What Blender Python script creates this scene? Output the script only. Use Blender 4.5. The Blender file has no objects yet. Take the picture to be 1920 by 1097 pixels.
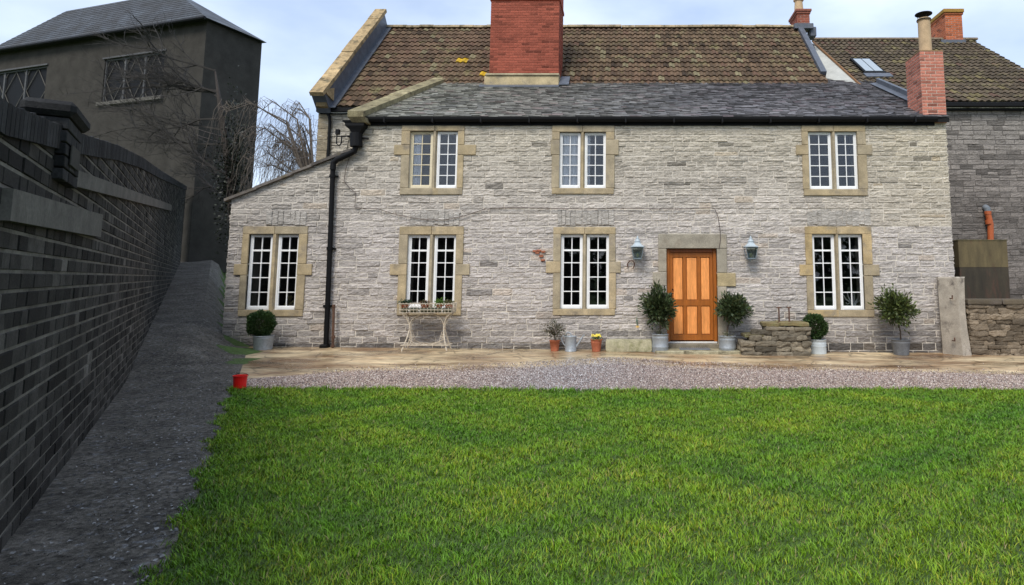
import bpy, math, random
import numpy as np
from math import radians, sin, cos, tan, pi, sqrt, atan2
from mathutils import Vector, Matrix, noise as mnoise

random.seed(7); RNG = np.random.default_rng(7)
SC = bpy.context.scene
COL = SC.collection

# ------------------------------------------------------------------ camera
CAM_D, CAM_H, TH = 14.0, 1.55, radians(6.5)
F, CX, CY, W, H = 1200.0, 1175.0, 383.0, 1920.0, 1097.0
cd = bpy.data.cameras.new('camera'); cam = bpy.data.objects.new('camera', cd); COL.objects.link(cam)
cam.location = (0, -CAM_D, CAM_H); cam.rotation_euler = (radians(90) + TH, 0, 0)
cd.sensor_width = 36; cd.lens = 36 * F / W
cd.shift_x = (W / 2 - CX) / W; cd.shift_y = -(H / 2 - CY) / W
cd.clip_start = 0.05; cd.clip_end = 2000
SC.camera = cam

# ------------------------------------------------------------------ world, sun
SUN_EL, SUN_AZ = radians(50), radians(198)
wd = bpy.data.worlds.new('World'); SC.world = wd; wd.use_nodes = True
nt = wd.node_tree; nt.nodes.clear()
wo = nt.nodes.new('ShaderNodeOutputWorld'); bg = nt.nodes.new('ShaderNodeBackground')
sk = nt.nodes.new('ShaderNodeTexSky'); sk.sky_type = 'NISHITA'; sk.sun_disc = False
sk.sun_elevation = SUN_EL; sk.sun_rotation = SUN_AZ; sk.air_density = 1.0; sk.dust_density = 1.5
tc = nt.nodes.new('ShaderNodeTexCoord'); mp = nt.nodes.new('ShaderNodeMapping'); mp.inputs['Scale'].default_value = (1.4, 1.4, 3.4)
n1 = nt.nodes.new('ShaderNodeTexNoise'); n1.inputs['Scale'].default_value = 1.6; n1.inputs['Detail'].default_value = 7; n1.inputs['Roughness'].default_value = .52
r1 = nt.nodes.new('ShaderNodeValToRGB'); r1.color_ramp.elements[0].position = .30; r1.color_ramp.elements[1].position = .68
r1.color_ramp.elements[0].color = (.55, .55, .55, 1); r1.color_ramp.elements[1].color = (.97, .97, .97, 1)
n2 = nt.nodes.new('ShaderNodeTexNoise'); n2.inputs['Scale'].default_value = 2.3; n2.inputs['Detail'].default_value = 5
r2 = nt.nodes.new('ShaderNodeValToRGB'); r2.color_ramp.elements[0].position = .35; r2.color_ramp.elements[1].position = .7
r2.color_ramp.elements[0].color = (3.6, 4.5, 6.2, 1); r2.color_ramp.elements[1].color = (6.2, 7.0, 8.2, 1)
mx = nt.nodes.new('ShaderNodeMix'); mx.data_type = 'RGBA'
L = nt.links.new
L(tc.outputs['Generated'], mp.inputs[0]); L(mp.outputs[0], n1.inputs[0]); L(mp.outputs[0], n2.inputs[0])
L(n1.outputs[0], r1.inputs[0]); L(n2.outputs[0], r2.inputs[0])
L(r1.outputs[0], mx.inputs[0]); L(sk.outputs[0], mx.inputs[6]); L(r2.outputs[0], mx.inputs[7])
L(mx.outputs[2], bg.inputs[0]); bg.inputs[1].default_value = .082; L(bg.outputs[0], wo.inputs[0])

sd = bpy.data.lights.new('sun', 'SUN'); so = bpy.data.objects.new('sun', sd); COL.objects.link(so)
sd.energy = 1.4; sd.angle = radians(24); sd.color = (1, .95, .88)
sv = Vector((sin(SUN_AZ) * cos(SUN_EL), cos(SUN_AZ) * cos(SUN_EL), sin(SUN_EL)))
so.rotation_euler = sv.to_track_quat('Z', 'Y').to_euler()
SC.view_settings.view_transform = 'Standard'; SC.view_settings.look = 'None'
SC.view_settings.exposure = 1.13; SC.view_settings.gamma = 1

# ------------------------------------------------------------------ ray helpers
def ray(px, py):
    a = (px - CX) / F; b = (CY - py) / F
    return Vector((a, cos(TH) - b * sin(TH), sin(TH) + b * cos(TH)))
CO = Vector((0, -CAM_D, CAM_H))
def hit(px, py, P, N):
    d = ray(px, py); t = (Vector(P) - CO).dot(Vector(N)) / d.dot(Vector(N))
    return CO + d * t
def FX(px, py, y=0.0):
    p = hit(px, py, (0, y, 0), (0, 1, 0)); return p.x, p.z
GS = -.009
def gz(x): return GS * x
def GP(px, py): return hit(px, py, (0, 0, 0), Vector((-GS, 0, 1)))
def fn(x, y, z): return mnoise.noise(Vector((x, y, z)))

# ------------------------------------------------------------------ mesh builder
class MB:
    def __init__(s): s.v = []; s.f = []; s.c = []; s.m = []; s.col = (1, 1, 1); s.mi = 0; s.M = None
    def P(s, p):
        p = Vector(p)
        if s.M is not None: p = s.M @ p
        s.v.append((p.x, p.y, p.z)); return len(s.v) - 1
    def Fa(s, idx, col=None):
        s.f.append(tuple(idx)); s.c.append(col or s.col); s.m.append(s.mi)
    def poly(s, pts, col=None): s.Fa([s.P(p) for p in pts], col)
    def prism(s, pts, d, col=None):
        d = Vector(d); a = [s.P(p) for p in pts]; b = [s.P(Vector(p) + d) for p in pts]
        n = len(pts); s.Fa(a[::-1], col); s.Fa(b, col)
        for i in range(n): s.Fa((a[i], a[(i + 1) % n], b[(i + 1) % n], b[i]), col)
    def box(s, x0, x1, y0, y1, z0, z1, ch=0, col=None):
        if ch <= 0:
            s.prism([(x0, y0, z0), (x1, y0, z0), (x1, y1, z0), (x0, y1, z0)], (0, 0, z1 - z0), col); return
        pts = []
        for sx in (0, 1):
            for sy in (0, 1):
                for sz in (0, 1):
                    X, Y, Z = (x0, x1)[sx], (y0, y1)[sy], (z0, z1)[sz]
                    dx, dy, dz = ch * (1 - 2 * sx), ch * (1 - 2 * sy), ch * (1 - 2 * sz)
                    pts.append((s.P((X, Y + dy, Z + dz)), s.P((X + dx, Y, Z + dz)), s.P((X + dx, Y + dy, Z))))
        g = lambda a, b, c: pts[a * 4 + b * 2 + c]
        for a in (0, 1):
            s.Fa([g(a, 0, 0)[0], g(a, 1, 0)[0], g(a, 1, 1)[0], g(a, 0, 1)[0]], col)
            s.Fa([g(0, a, 0)[1], g(1, a, 0)[1], g(1, a, 1)[1], g(0, a, 1)[1]], col)
            s.Fa([g(0, 0, a)[2], g(1, 0, a)[2], g(1, 1, a)[2], g(0, 1, a)[2]], col)
        for a in (0, 1):
            for b in (0, 1):
                s.Fa([g(0, a, b)[1], g(1, a, b)[1], g(1, a, b)[2], g(0, a, b)[2]], col)
                s.Fa([g(a, 0, b)[0], g(a, 1, b)[0], g(a, 1, b)[2], g(a, 0, b)[2]], col)
                s.Fa([g(a, b, 0)[0], g(a, b, 1)[0], g(a, b, 1)[1], g(a, b, 0)[1]], col)
        for p in pts: s.Fa(p, col)
    def tube(s, pts, r, n=6, col=None, cap=True):
        pts = [Vector(p) for p in pts]; rs = r if isinstance(r, (list, tuple)) else [r] * len(pts)
        rings = []; up = None
        for i, p in enumerate(pts):
            t = (pts[min(i + 1, len(pts) - 1)] - pts[max(i - 1, 0)])
            if t.length < 1e-9: t = Vector((0, 0, 1))
            t.normalize()
            if up is None: up = t.orthogonal().normalized()
            up = (up - t * up.dot(t))
            up = up.normalized() if up.length > 1e-6 else t.orthogonal().normalized()
            w = t.cross(up)
            rings.append([s.P(p + (up * cos(2 * pi * k / n) + w * sin(2 * pi * k / n)) * rs[i]) for k in range(n)])
        for a, b in zip(rings, rings[1:]):
            for k in range(n): s.Fa((a[k], a[(k + 1) % n], b[(k + 1) % n], b[k]), col)
        if cap and n > 2: s.Fa(rings[0][::-1], col); s.Fa(rings[-1], col)
    def lathe(s, prof, c=(0, 0, 0), n=24, col=None, wob=0):
        rings = []
        for (r, z) in prof:
            rings.append([s.P((c[0] + r * cos(2 * pi * k / n) * (1 + wob * sin(3 * k + z * 9)), c[1] + r * sin(2 * pi * k / n), c[2] + z)) for k in range(n)])
        for a, b in zip(rings, rings[1:]):
            for k in range(n): s.Fa((a[k], a[(k + 1) % n], b[(k + 1) % n], b[k]), col)
        if prof[0][0] > 1e-4: s.Fa(rings[0][::-1], col)
        if prof[-1][0] > 1e-4: s.Fa(rings[-1], col)
    def rock(s, c, d, amp=.08, n=3, k=.18, col=None, seed=0):
        """rough squared block: centre c, half sizes d"""
        idx = {}
        def pt(i, j, l):
            key = (i, j, l)
            if key in idx: return idx[key]
            p = Vector((2 * i / n - 1, 2 * j / n - 1, 2 * l / n - 1))
            e = sum(1 for q in p if abs(q) > .99)
            f = 1 - k * (.5 if e == 2 else 1 if e == 3 else 0)
            q = Vector((p.x * d[0], p.y * d[1], p.z * d[2])) * f
            w = Vector(c) + q; m = min(d)
            sc = 2.2 / max(d)
            q += Vector((fn(w.x * sc + seed, w.y * sc, w.z * sc), fn(w.x * sc, w.y * sc + seed + 9, w.z * sc), fn(w.x * sc, w.y * sc, w.z * sc + seed + 23))) * amp * m * 2
            idx[key] = s.P(Vector(c) + q); return idx[key]
        R = range(n)
        for a in R:
            for b in R:
                s.Fa((pt(a, b, 0), pt(a, b + 1, 0), pt(a + 1, b + 1, 0), pt(a + 1, b, 0)), col)
                s.Fa((pt(a, b, n), pt(a + 1, b, n), pt(a + 1, b + 1, n), pt(a, b + 1, n)), col)
                s.Fa((pt(a, 0, b), pt(a + 1, 0, b), pt(a + 1, 0, b + 1), pt(a, 0, b + 1)), col)
                s.Fa((pt(a, n, b), pt(a, n, b + 1), pt(a + 1, n, b + 1), pt(a + 1, n, b)), col)
                s.Fa((pt(0, a, b), pt(0, a, b + 1), pt(0, a + 1, b + 1), pt(0, a + 1, b)), col)
                s.Fa((pt(n, a, b), pt(n, a + 1, b), pt(n, a + 1, b + 1), pt(n, a, b + 1)), col)
    def build(s, name, mats, parent=None, smooth=False):
        me = bpy.data.meshes.new(name)
        me.from_pydata(s.v, [], s.f); 
        if not isinstance(mats, (list, tuple)): mats = [mats]
        for m in mats: me.materials.append(m)
        me.polygons.foreach_set('material_index', s.m)
        cnt = np.array([len(f) for f in s.f]); ca = np.ones((len(s.f), 4), np.float32); ca[:, :3] = np.array(s.c)
        at = me.color_attributes.new('col', 'FLOAT_COLOR', 'CORNER')
        at.data.foreach_set('color', np.repeat(ca, cnt, axis=0).ravel())
        if smooth: me.polygons.foreach_set('use_smooth', [True] * len(s.f))
        me.update()
        o = bpy.data.objects.new(name, me); COL.objects.link(o)
        if parent is not None: o.parent = parent
        return o

def np_mesh(name, V, Fc, C, mat, nside=3):
    """V (n,3) verts, Fc (m,nside) faces, C (m,3) colours"""
    me = bpy.data.meshes.new(name)
    me.vertices.add(len(V)); me.vertices.foreach_set('co', V.astype(np.float32).ravel())
    m = len(Fc); me.loops.add(m * nside); me.loops.foreach_set('vertex_index', Fc.astype(np.int32).ravel())
    me.polygons.add(m); me.polygons.foreach_set('loop_start', np.arange(m, dtype=np.int32) * nside)
    me.polygons.foreach_set('loop_total', np.full(m, nside, np.int32))
    me.materials.append(mat)
    me.update(calc_edges=True)
    ca = np.ones((m, 4), np.float32); ca[:, :3] = C
    at = me.color_attributes.new('col', 'FLOAT_COLOR', 'CORNER'); at.data.foreach_set('color', np.repeat(ca, nside, axis=0).ravel())
    o = bpy.data.objects.new(name, me); COL.objects.link(o); return o

def thing(name, loc=(0, 0, 0), label=None, cat=None, group=None, rz=0):
    o = bpy.data.objects.new(name, None); COL.objects.link(o); o.location = loc; o.rotation_euler.z = rz
    o.empty_display_size = .2
    return tag(o, label, cat, group)
def tag(o, label=None, cat=None, group=None, kind=None):
    if label: o['label'] = label
    if cat: o['category'] = cat
    if group: o['group'] = group
    if kind: o['kind'] = kind
    return o

# ------------------------------------------------------------------ materials
def mat(name, base=(1, 1, 1), rough=.8, s1=6, a1=.25, s2=40, a2=.15, bump=.3, bs=60, stretch=(1, 1, 1), tint=None, ts=1.2, tr=(.5, .7), metal=0, spec=.5, rvar=0, bdist=.01, sheen=0, attr=True):
    m = bpy.data.materials.new(name); m.use_nodes = True; t = m.node_tree; N = t.nodes.new; Lk = t.links.new
    b = t.nodes['Principled BSDF']
    tcn = N('ShaderNodeTexCoord'); mpn = N('ShaderNodeMapping'); mpn.inputs['Scale'].default_value = stretch
    Lk(tcn.outputs['Object'], mpn.inputs[0])
    def nz(sc, det=5, ro=.6):
        n = N('ShaderNodeTexNoise'); n.inputs['Scale'].default_value = sc; n.inputs['Detail'].default_value = det; n.inputs['Roughness'].default_value = ro
        Lk(mpn.outputs[0], n.inputs[0]); return n
    def rng(o, lo, hi, f0=.3, f1=.7):
        r = N('ShaderNodeMapRange'); r.inputs[1].default_value = f0; r.inputs[2].default_value = f1; r.inputs[3].default_value = lo; r.inputs[4].default_value = hi
        Lk(o, r.inputs[0]); return r.outputs[0]
    at = N('ShaderNodeAttribute'); at.attribute_name = 'col'
    mul = N('ShaderNodeMix'); mul.data_type = 'RGBA'; mul.blend_type = 'MULTIPLY'; mul.inputs[0].default_value = 1
    if attr: Lk(at.outputs['Color'], mul.inputs[6])
    else: mul.inputs[6].default_value = (1, 1, 1, 1)
    mul.inputs[7].default_value = (*base, 1)
    cur = mul.outputs[2]
    if tint:
        tn = nz(ts, 6, .65); fac = rng(tn.outputs[0], 0, 1, *tr)
        mm = N('ShaderNodeMix'); mm.data_type = 'RGBA'; Lk(fac, mm.inputs[0]); Lk(cur, mm.inputs[6]); mm.inputs[7].default_value = (*tint, 1); cur = mm.outputs[2]
    for sc, am in ((s1, a1), (s2, a2)):
        if am:
            f = rng(nz(sc).outputs[0], 1 - am, 1 + am)
            v = N('ShaderNodeVectorMath'); v.operation = 'SCALE'; Lk(cur, v.inputs[0]); Lk(f, v.inputs['Scale']); cur = v.outputs[0]
    Lk(cur, b.inputs['Base Color'])
    b.inputs['Roughness'].default_value = rough; b.inputs['Metallic'].default_value = metal
    b.inputs['Specular IOR Level'].default_value = spec
    if rvar: Lk(rng(nz(ts * 1.3).outputs[0], max(.05, rough - rvar), min(1, rough + rvar)), b.inputs['Roughness'])
    if bump:
        bn = N('ShaderNodeBump'); bn.inputs['Strength'].default_value = bump; bn.inputs['Distance'].default_value = bdist
        Lk(nz(bs, 6, .7).outputs[0], bn.inputs['Height']); Lk(bn.outputs[0], b.inputs['Normal'])
    return m

M = {}
M['stone'] = mat('limestone', rough=.92, s1=9, a1=.25, s2=38, a2=.36, stretch=(.6, 1, 3.2), bump=1, bs=24, bdist=.03, spec=.2, tint=(.42, .40, .36), ts=1.6, tr=(.58, .8))
def add_cracks(m, sc=(5, 1, 20), dark=.34, lo=.60, hi=.70, det=7):
    t = m.node_tree; b = t.nodes['Principled BSDF']; N = t.nodes.new
    tcn = N('ShaderNodeTexCoord'); mp = N('ShaderNodeMapping'); mp.inputs['Scale'].default_value = sc; nz = N('ShaderNodeTexNoise'); nz.inputs['Scale'].default_value = 1; nz.inputs['Detail'].default_value = det; nz.inputs['Roughness'].default_value = .7
    nz.inputs['Distortion'].default_value = .6
    mr = N('ShaderNodeMapRange'); mr.inputs[1].default_value = lo; mr.inputs[2].default_value = hi; mr.inputs[3].default_value = 1; mr.inputs[4].default_value = dark
    src = b.inputs['Base Color'].links[0].from_socket; v = N('ShaderNodeVectorMath'); v.operation = 'SCALE'
    for a, c in ((tcn.outputs['Object'], mp.inputs[0]), (mp.outputs[0], nz.inputs[0]), (nz.outputs[0], mr.inputs[0]), (src, v.inputs[0]), (mr.outputs[0], v.inputs['Scale']), (v.outputs[0], b.inputs['Base Color'])): t.links.new(a, c)
add_cracks(M['stone']); add_cracks(M['stone'], (14, 1, 60), .45, .60, .68, 4); add_cracks(M['stone'], (1.3, 1, 3.5), .72, .54, .72, 6)
M['mortar'] = mat('lime_mortar', (.60, .55, .47), .95, s1=2, a1=.14, s2=30, a2=.15, bump=.6, bs=50, spec=.1)
M['darkstone'] = mat('weathered_stone', rough=.9, s1=5, a1=.25, s2=40, a2=.3, stretch=(.7, 1, 1.8), bump=.8, bs=28, bdist=.02, spec=.2)
M['ham'] = mat('honey_sandstone', rough=.88, s1=4, a1=.26, s2=45, a2=.2, bump=.4, bs=70, spec=.2, tint=(.26, .22, .165), ts=3.2, tr=(.52, .72))
M['coping'] = mat('lichened_coping', rough=.92, s1=6, a1=.3, s2=40, a2=.25, bump=.8, bs=40, spec=.15, tint=(.12, .10, .06), ts=4, tr=(.5, .65))
M['tile'] = mat('clay_tile', (.88, .88, .88), rough=.85, s1=14, a1=.3, s2=60, a2=.3, bump=.5, bs=60, spec=.25, tint=(.17, .145, .07), ts=2.6, tr=(.54, .72))
M['slate'] = mat('slate', rough=.5, s1=7, a1=.3, s2=50, a2=.25, stretch=(1, .5, 1), bump=.5, bs=50, spec=.5, rvar=.18)
M['lead'] = mat('lead', (.085, .095, .115), .5, s1=5, a1=.3, s2=30, a2=.1, bump=.3, bs=20, spec=.5)
M['brick'] = mat('brick', rough=.88, s1=20, a1=.2, s2=80, a2=.2, bump=.6, bs=90, spec=.2)
M['bmortar'] = mat('brick_mortar', (.42, .33, .27), .95, s1=3, a1=.2, s2=30, a2=.1, bump=.4, bs=60, spec=.1)
M['dmortar'] = mat('darkened_mortar', (.15, .14, .12), .95, s1=2.5, a1=.45, s2=30, a2=.2, bump=.4, bs=60, spec=.1)  # a dark overlay's shade put into the mortar colour
M['dbrick'] = mat('darkened_brick', rough=.9, s1=7, a1=.4, s2=60, a2=.3, bump=.7, bs=70, spec=.2)  # brick of the left wall; overlay shade put into its face colours
M['white'] = mat('white_paint', (.82, .82, .80), .5, s1=6, a1=.04, s2=30, a2=.03, bump=.1, bs=60)
M['cream'] = mat('cream_paint', (.66, .58, .40), .55, s1=6, a1=.08, s2=30, a2=.05, bump=.1, bs=60)
M['black'] = mat('black_iron', (.004, .004, .0045), .62, spec=.2, s1=6, a1=.2, s2=30, a2=.1, bump=.15, bs=40)
M['rust'] = mat('rusty_iron', (.10, .05, .03), .85, s1=12, a1=.4, s2=50, a2=.3, bump=.6, bs=70)
M['wood'] = mat('varnished_door', rough=.42, s1=3, a1=.18, s2=12, a2=.14, stretch=(6, 1, .6), bump=.15, bs=30, spec=.4, tint=(.40, .15, .035), ts=1.6, tr=(.62, .95))
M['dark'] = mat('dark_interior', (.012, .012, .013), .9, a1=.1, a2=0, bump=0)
M['curtain'] = mat('curtain_cloth', (.95, .95, .97), .9, a1=.05, a2=0, bump=0)
M['zinc'] = mat('galvanised_zinc', (.34, .37, .39), .48, s1=9, a1=.14, s2=30, a2=.1, bump=.15, bs=30, metal=.35, tint=(.2, .21, .2), ts=6, tr=(.56, .8))
M['leadpot'] = mat('lead_planter', (.13, .135, .14), .7, s1=8, a1=.25, s2=40, a2=.2, bump=.4, bs=40)
M['whitetub'] = mat('painted_tub', (.50, .55, .57), .5, s1=6, a1=.1, s2=40, a2=.06, bump=.1, bs=40)
M['terra'] = mat('terracotta', (.40, .12, .055), .8, s1=9, a1=.2, s2=50, a2=.12, bump=.3, bs=60, tint=(.35, .2, .13), ts=9, tr=(.6, .8))
M['soil'] = mat('soil', (.035, .025, .018), .95, a1=.3, bump=.8, bs=60)
M['leaf'] = mat('leaf', rough=.5, s1=8, a1=.15, s2=0, a2=0, bump=0, spec=.4)
M['bark'] = mat('bark', (.085, .06, .04), .9, s1=12, a1=.35, s2=50, a2=.2, bump=.8, bs=60)
M['wicker'] = mat('flaking_white_iron', (.56, .49, .38), .7, s1=25, a1=.2, s2=70, a2=.15, bump=.3, bs=80, tint=(.22, .10, .05), ts=16, tr=(.56, .7))
M['lframe'] = mat('grey_lantern_paint', (.17, .21, .23), .5, s1=10, a1=.1, s2=40, a2=.05, bump=.1, bs=40)
M['lantern'] = mat('pale_lantern_paint', (.40, .46, .49), .45, s1=10, a1=.1, s2=40, a2=.05, bump=.1, bs=40)
M['render'] = mat('grey_render', (.40, .40, .36), .9, s1=3, a1=.14, s2=30, a2=.08, bump=.3, bs=60)
M['drender'] = mat('darkened_render', (.050, .046, .040), .95, s1=2, a1=.2, s2=25, a2=.1, bump=.4, bs=50, spec=.1)  # pale cottage render, colour darkened to carry an overlay's shade
M['dpaint'] = mat('darkened_paint', (.09, .09, .092), .8, s1=3, a1=.15, a2=0, bump=0, spec=.2)  # cottage window paint, darkened in colour like the render
M['dband'] = mat('dark_coping', (.125, .117, .102), .9, s1=4, a1=.25, s2=40, a2=.2, bump=.5, bs=40, spec=.1)
M['orange'] = mat('orange_pipe', (.42, .10, .028), .55, s1=6, a1=.15, a2=.05, bump=.05)
M['grey'] = mat('grey_plastic', (.16, .18, .20), .5, a1=.1, a2=.05, bump=.05)
M['red'] = mat('red_plastic', (.75, .008, .006), .35, a1=.06, a2=0, bump=.03)
M['clay'] = mat('buff_clay', (.47, .33, .19), .85, s1=6, a1=.15, s2=40, a2=.1, bump=.3, bs=50)
M['post'] = mat('concrete_gatepost', (.37, .325, .26), .92, s1=4, a1=.22, s2=60, a2=.2, bump=.8, bs=60, tint=(.12, .10, .085), ts=3.2, tr=(.55, .68))
M['yellowstone'] = mat('mossy_block', (.40, .37, .24), .92, s1=5, a1=.25, s2=50, a2=.2, bump=.9, bs=40, tint=(.2, .2, .09), ts=7, tr=(.5, .7))
M['tank'] = mat('rusty_green_tank', (.085, .070, .042), .75, s1=3, a1=.35, s2=40, a2=.15, bump=.3, bs=40, stretch=(2.2, 2, .5), tint=(.10, .04, .025), ts=1.3, tr=(.54, .75))
M['cloth'] = mat('bulb_glass', (.7, .66, .4), .4, a1=0, a2=0, bump=0)
M['flower'] = mat('petal', rough=.6, a1=.1, a2=0, bump=0)
M['cable'] = mat('old_cable', (.10, .075, .065), .8, a1=.2, a2=0, bump=0)

def glass_mat(name, tintc, ref):
    m = bpy.data.materials.new(name); m.use_nodes = True; t = m.node_tree; t.nodes.clear(); N = t.nodes.new
    o = N('ShaderNodeOutputMaterial'); mxs = N('ShaderNodeMixShader'); tr = N('ShaderNodeBsdfTransparent'); gl = N('ShaderNodeBsdfGlossy'); fr = N('ShaderNodeFresnel')
    tr.inputs[0].default_value = (*tintc, 1); gl.inputs['Roughness'].default_value = .02; fr.inputs[0].default_value = ref
    nz = N('ShaderNodeTexNoise'); nz.inputs['Scale'].default_value = 3.5; bp = N('ShaderNodeBump'); bp.inputs['Strength'].default_value = .04; bp.inputs['Distance'].default_value = .02
    tcn = N('ShaderNodeTexCoord'); t.links.new(tcn.outputs['Object'], nz.inputs[0])
    t.links.new(nz.outputs[0], bp.inputs['Height']); t.links.new(bp.outputs[0], gl.inputs['Normal'])
    t.links.new(fr.outputs[0], mxs.inputs[0]); t.links.new(tr.outputs[0], mxs.inputs[1]); t.links.new(gl.outputs[0], mxs.inputs[2]); t.links.new(mxs.outputs[0], o.inputs[0])
    return m
M['glass'] = glass_mat('window_glass', (.98, .98, .98), 1.6)
M['lglass'] = glass_mat('lantern_glass', (.7, .76, .76), 1.5)

# ------------------------------------------------------------------ ground
def height(x, y):
    d = y + CAM_D
    xe = edge_x(d)
    s = min(1, max(0, (xe - x) / 1.2)); s = s * s * (3 - 2 * s)
    r = .12 * min(max(0, d - 9.0), 22)
    b = min(1.0, max(0, (d - 9) / 2.0))
    return gz(x) * (1 - s * .5) + s * r * b
def edge_x(d):
    if d < 4.7: return -3.0 + (4.7 - d) * .5
    if d < 14: return -3.0 - (d - 4.7) * .55
    return -8.12 - (d - 14) * .62
def wall_x(d): return -3.62 - .655 * (d - 3.94)

def ground_mat():
    m = mat('field_grass', (.055, .095, .02), .95, s1=.6, a1=.3, s2=12, a2=.3, bump=.8, bs=30, attr=False); return m
def sheet(name, rows, m, dz=0.0):
    """rows: list of lists of (x,y); welded grid following the terrain"""
    b = MB(); idx = [[b.P((x, y, height(x, y) + dz)) for x, y in r] for r in rows]
    for a, c in zip(idx, idx[1:]):
        for k in range(len(a) - 1): b.Fa((a[k], a[k + 1], c[k + 1], c[k]))
    o = b.build(name, m); return tag(o, kind='structure')
xs = [-600, -250, -120, -70, -50] + list(np.arange(-40, 16.1, .8)) + [25, 45, 90, 250, 600]
ys = [-600, -200, -80, -40, -25] + list(np.arange(-16, 24.1, .8)) + [30, 50, 90, 250, 700]
sheet('ground', [[(x, y) for x in xs] for y in ys], ground_mat(), -.03)

def paving_mat():
    m = mat('wet_sandstone_paving', (.56, .44, .27), .36, s1=1.4, a1=.36, s2=9, a2=.32, bump=.7, bs=14, stretch=(.4, 1, 1), tint=(.21, .12, .058), ts=1.1, tr=(.42, .60), rvar=.3, attr=False, spec=.5)
    t = m.node_tree; N = t.nodes.new; b = t.nodes['Principled BSDF']
    # faint, worn joints of irregular flags
    tcn = N('ShaderNodeTexCoord'); mp = N('ShaderNodeMapping'); mp.inputs['Rotation'].default_value = (0, 0, .5); mp.inputs['Scale'].default_value = (1, 1.25, 1)
    nzz = N('ShaderNodeTexNoise'); nzz.inputs['Scale'].default_value = 1.5; t.links.new(tcn.outputs['Object'], nzz.inputs[0])
    ad = N('ShaderNodeMix'); ad.data_type = 'RGBA'; ad.blend_type = 'LINEAR_LIGHT'; ad.inputs[0].default_value = .25
    t.links.new(tcn.outputs['Object'], ad.inputs[6]); t.links.new(nzz.outputs['Color'], ad.inputs[7]); t.links.new(ad.outputs[2], mp.inputs[0])
    vo = N('ShaderNodeTexVoronoi'); vo.feature = 'DISTANCE_TO_EDGE'; vo.inputs['Scale'].default_value = 1.15; t.links.new(mp.outputs[0], vo.inputs[0])
    mr = N('ShaderNodeMapRange'); mr.inputs[1].default_value = .006; mr.inputs[2].default_value = .03; mr.inputs[3].default_value = .5; mr.inputs[4].default_value = 1
    t.links.new(vo.outputs['Distance'], mr.inputs[0])
    src = b.inputs['Base Color'].links[0].from_socket; v = N('ShaderNodeVectorMath'); v.operation = 'SCALE'
    t.links.new(src, v.inputs[0]); t.links.new(mr.outputs[0], v.inputs['Scale']); t.links.new(v.outputs[0], b.inputs['Base Color'])
    return m
def lerp_tab(tab, x):
    if x <= tab[0][0]: return tab[0][1]
    for (a, b), (c, d) in zip(tab, tab[1:]):
        if x <= c: return b + (d - b) * (x - a) / (c - a)
    return tab[-1][1]
pav_px = [(300, 716), (470, 712), (600, 702), (700, 696), (900, 697), (1000, 691), (1080, 688), (1150, 682), (1200, 685), (1260, 691), (1400, 695), (1700, 699), (1920, 706)]
lawn_px = [(300, 734), (460, 733), (700, 732), (1200, 736), (1500, 733), (1920, 733)]
gx = list(np.arange(-7.2, 16, .2))
def tabw(tabpx):
    pts = [GP(a, b) for a, b in tabpx]; return [(p.x, p.y) for p in pts]
PAV, LAW = tabw(pav_px), tabw(lawn_px)
pav_y = lambda x: lerp_tab(PAV, x) + .10 * fn(x * 1.6, 3, 1) + .06 * fn(x * 5, 3, 7)
law_y = lambda x: lerp_tab(LAW, x) + .05 * fn(x * 1.3, 8, 1)
pg = []
for k in range(14):
    t = k / 13; row = []
    for i in range(100):
        u = i / 99; y = -5.6 + t * 8.8; xl = max(edge_x(y + CAM_D) , -8.45); row.append((xl + (16 - xl) * u, y))
    pg.append(row)
sheet('paving', pg, paving_mat(), .0)
gr = []
for k in range(7):
    t = k / 6; row = []
    for i in range(130):
        u = i / 129; x = -7.4 + 23.4 * u; y0 = law_y(x) - .12; y1 = pav_y(x); y = y0 + (y1 - y0) * t
        xl = edge_x(y + CAM_D); row.append((max(x, xl + i * 1e-4), y))
    gr.append(row)
gm = mat('gravel_bed', (.27, .205, .18), .9, s1=1.2, a1=.2, s2=50, a2=.5, bump=1, bs=60, attr=False)
sheet('gravel_drive', gr, gm, .006)
# lawn soil sheet, colour darkened for the shade between blades
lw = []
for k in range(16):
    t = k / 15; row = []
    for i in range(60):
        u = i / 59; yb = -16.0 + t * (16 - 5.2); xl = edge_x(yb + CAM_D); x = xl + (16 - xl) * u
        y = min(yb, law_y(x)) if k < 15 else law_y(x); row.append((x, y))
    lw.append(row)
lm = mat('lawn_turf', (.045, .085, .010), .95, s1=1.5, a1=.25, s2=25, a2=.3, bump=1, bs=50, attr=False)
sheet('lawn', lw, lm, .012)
# asphalt path beside the dark brick wall
pa = []
for d in np.arange(1.0, 34, .5):
    row = []
    x0, x1 = wall_x(d), edge_x(d)
    for i in range(9):
        row.append((x0 + (x1 - x0) * i / 8, d - CAM_D))
    pa.append(row)
pm = mat('worn_asphalt_path', (.135, .122, .102), .9, s1=2.2, a1=.4, s2=22, a2=.7, bump=1, bs=30, bdist=.04, attr=False, tint=(.2, .2, .2), ts=13, tr=(.58, .66), spec=.2)
sheet('footpath', pa, pm, .004)

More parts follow.
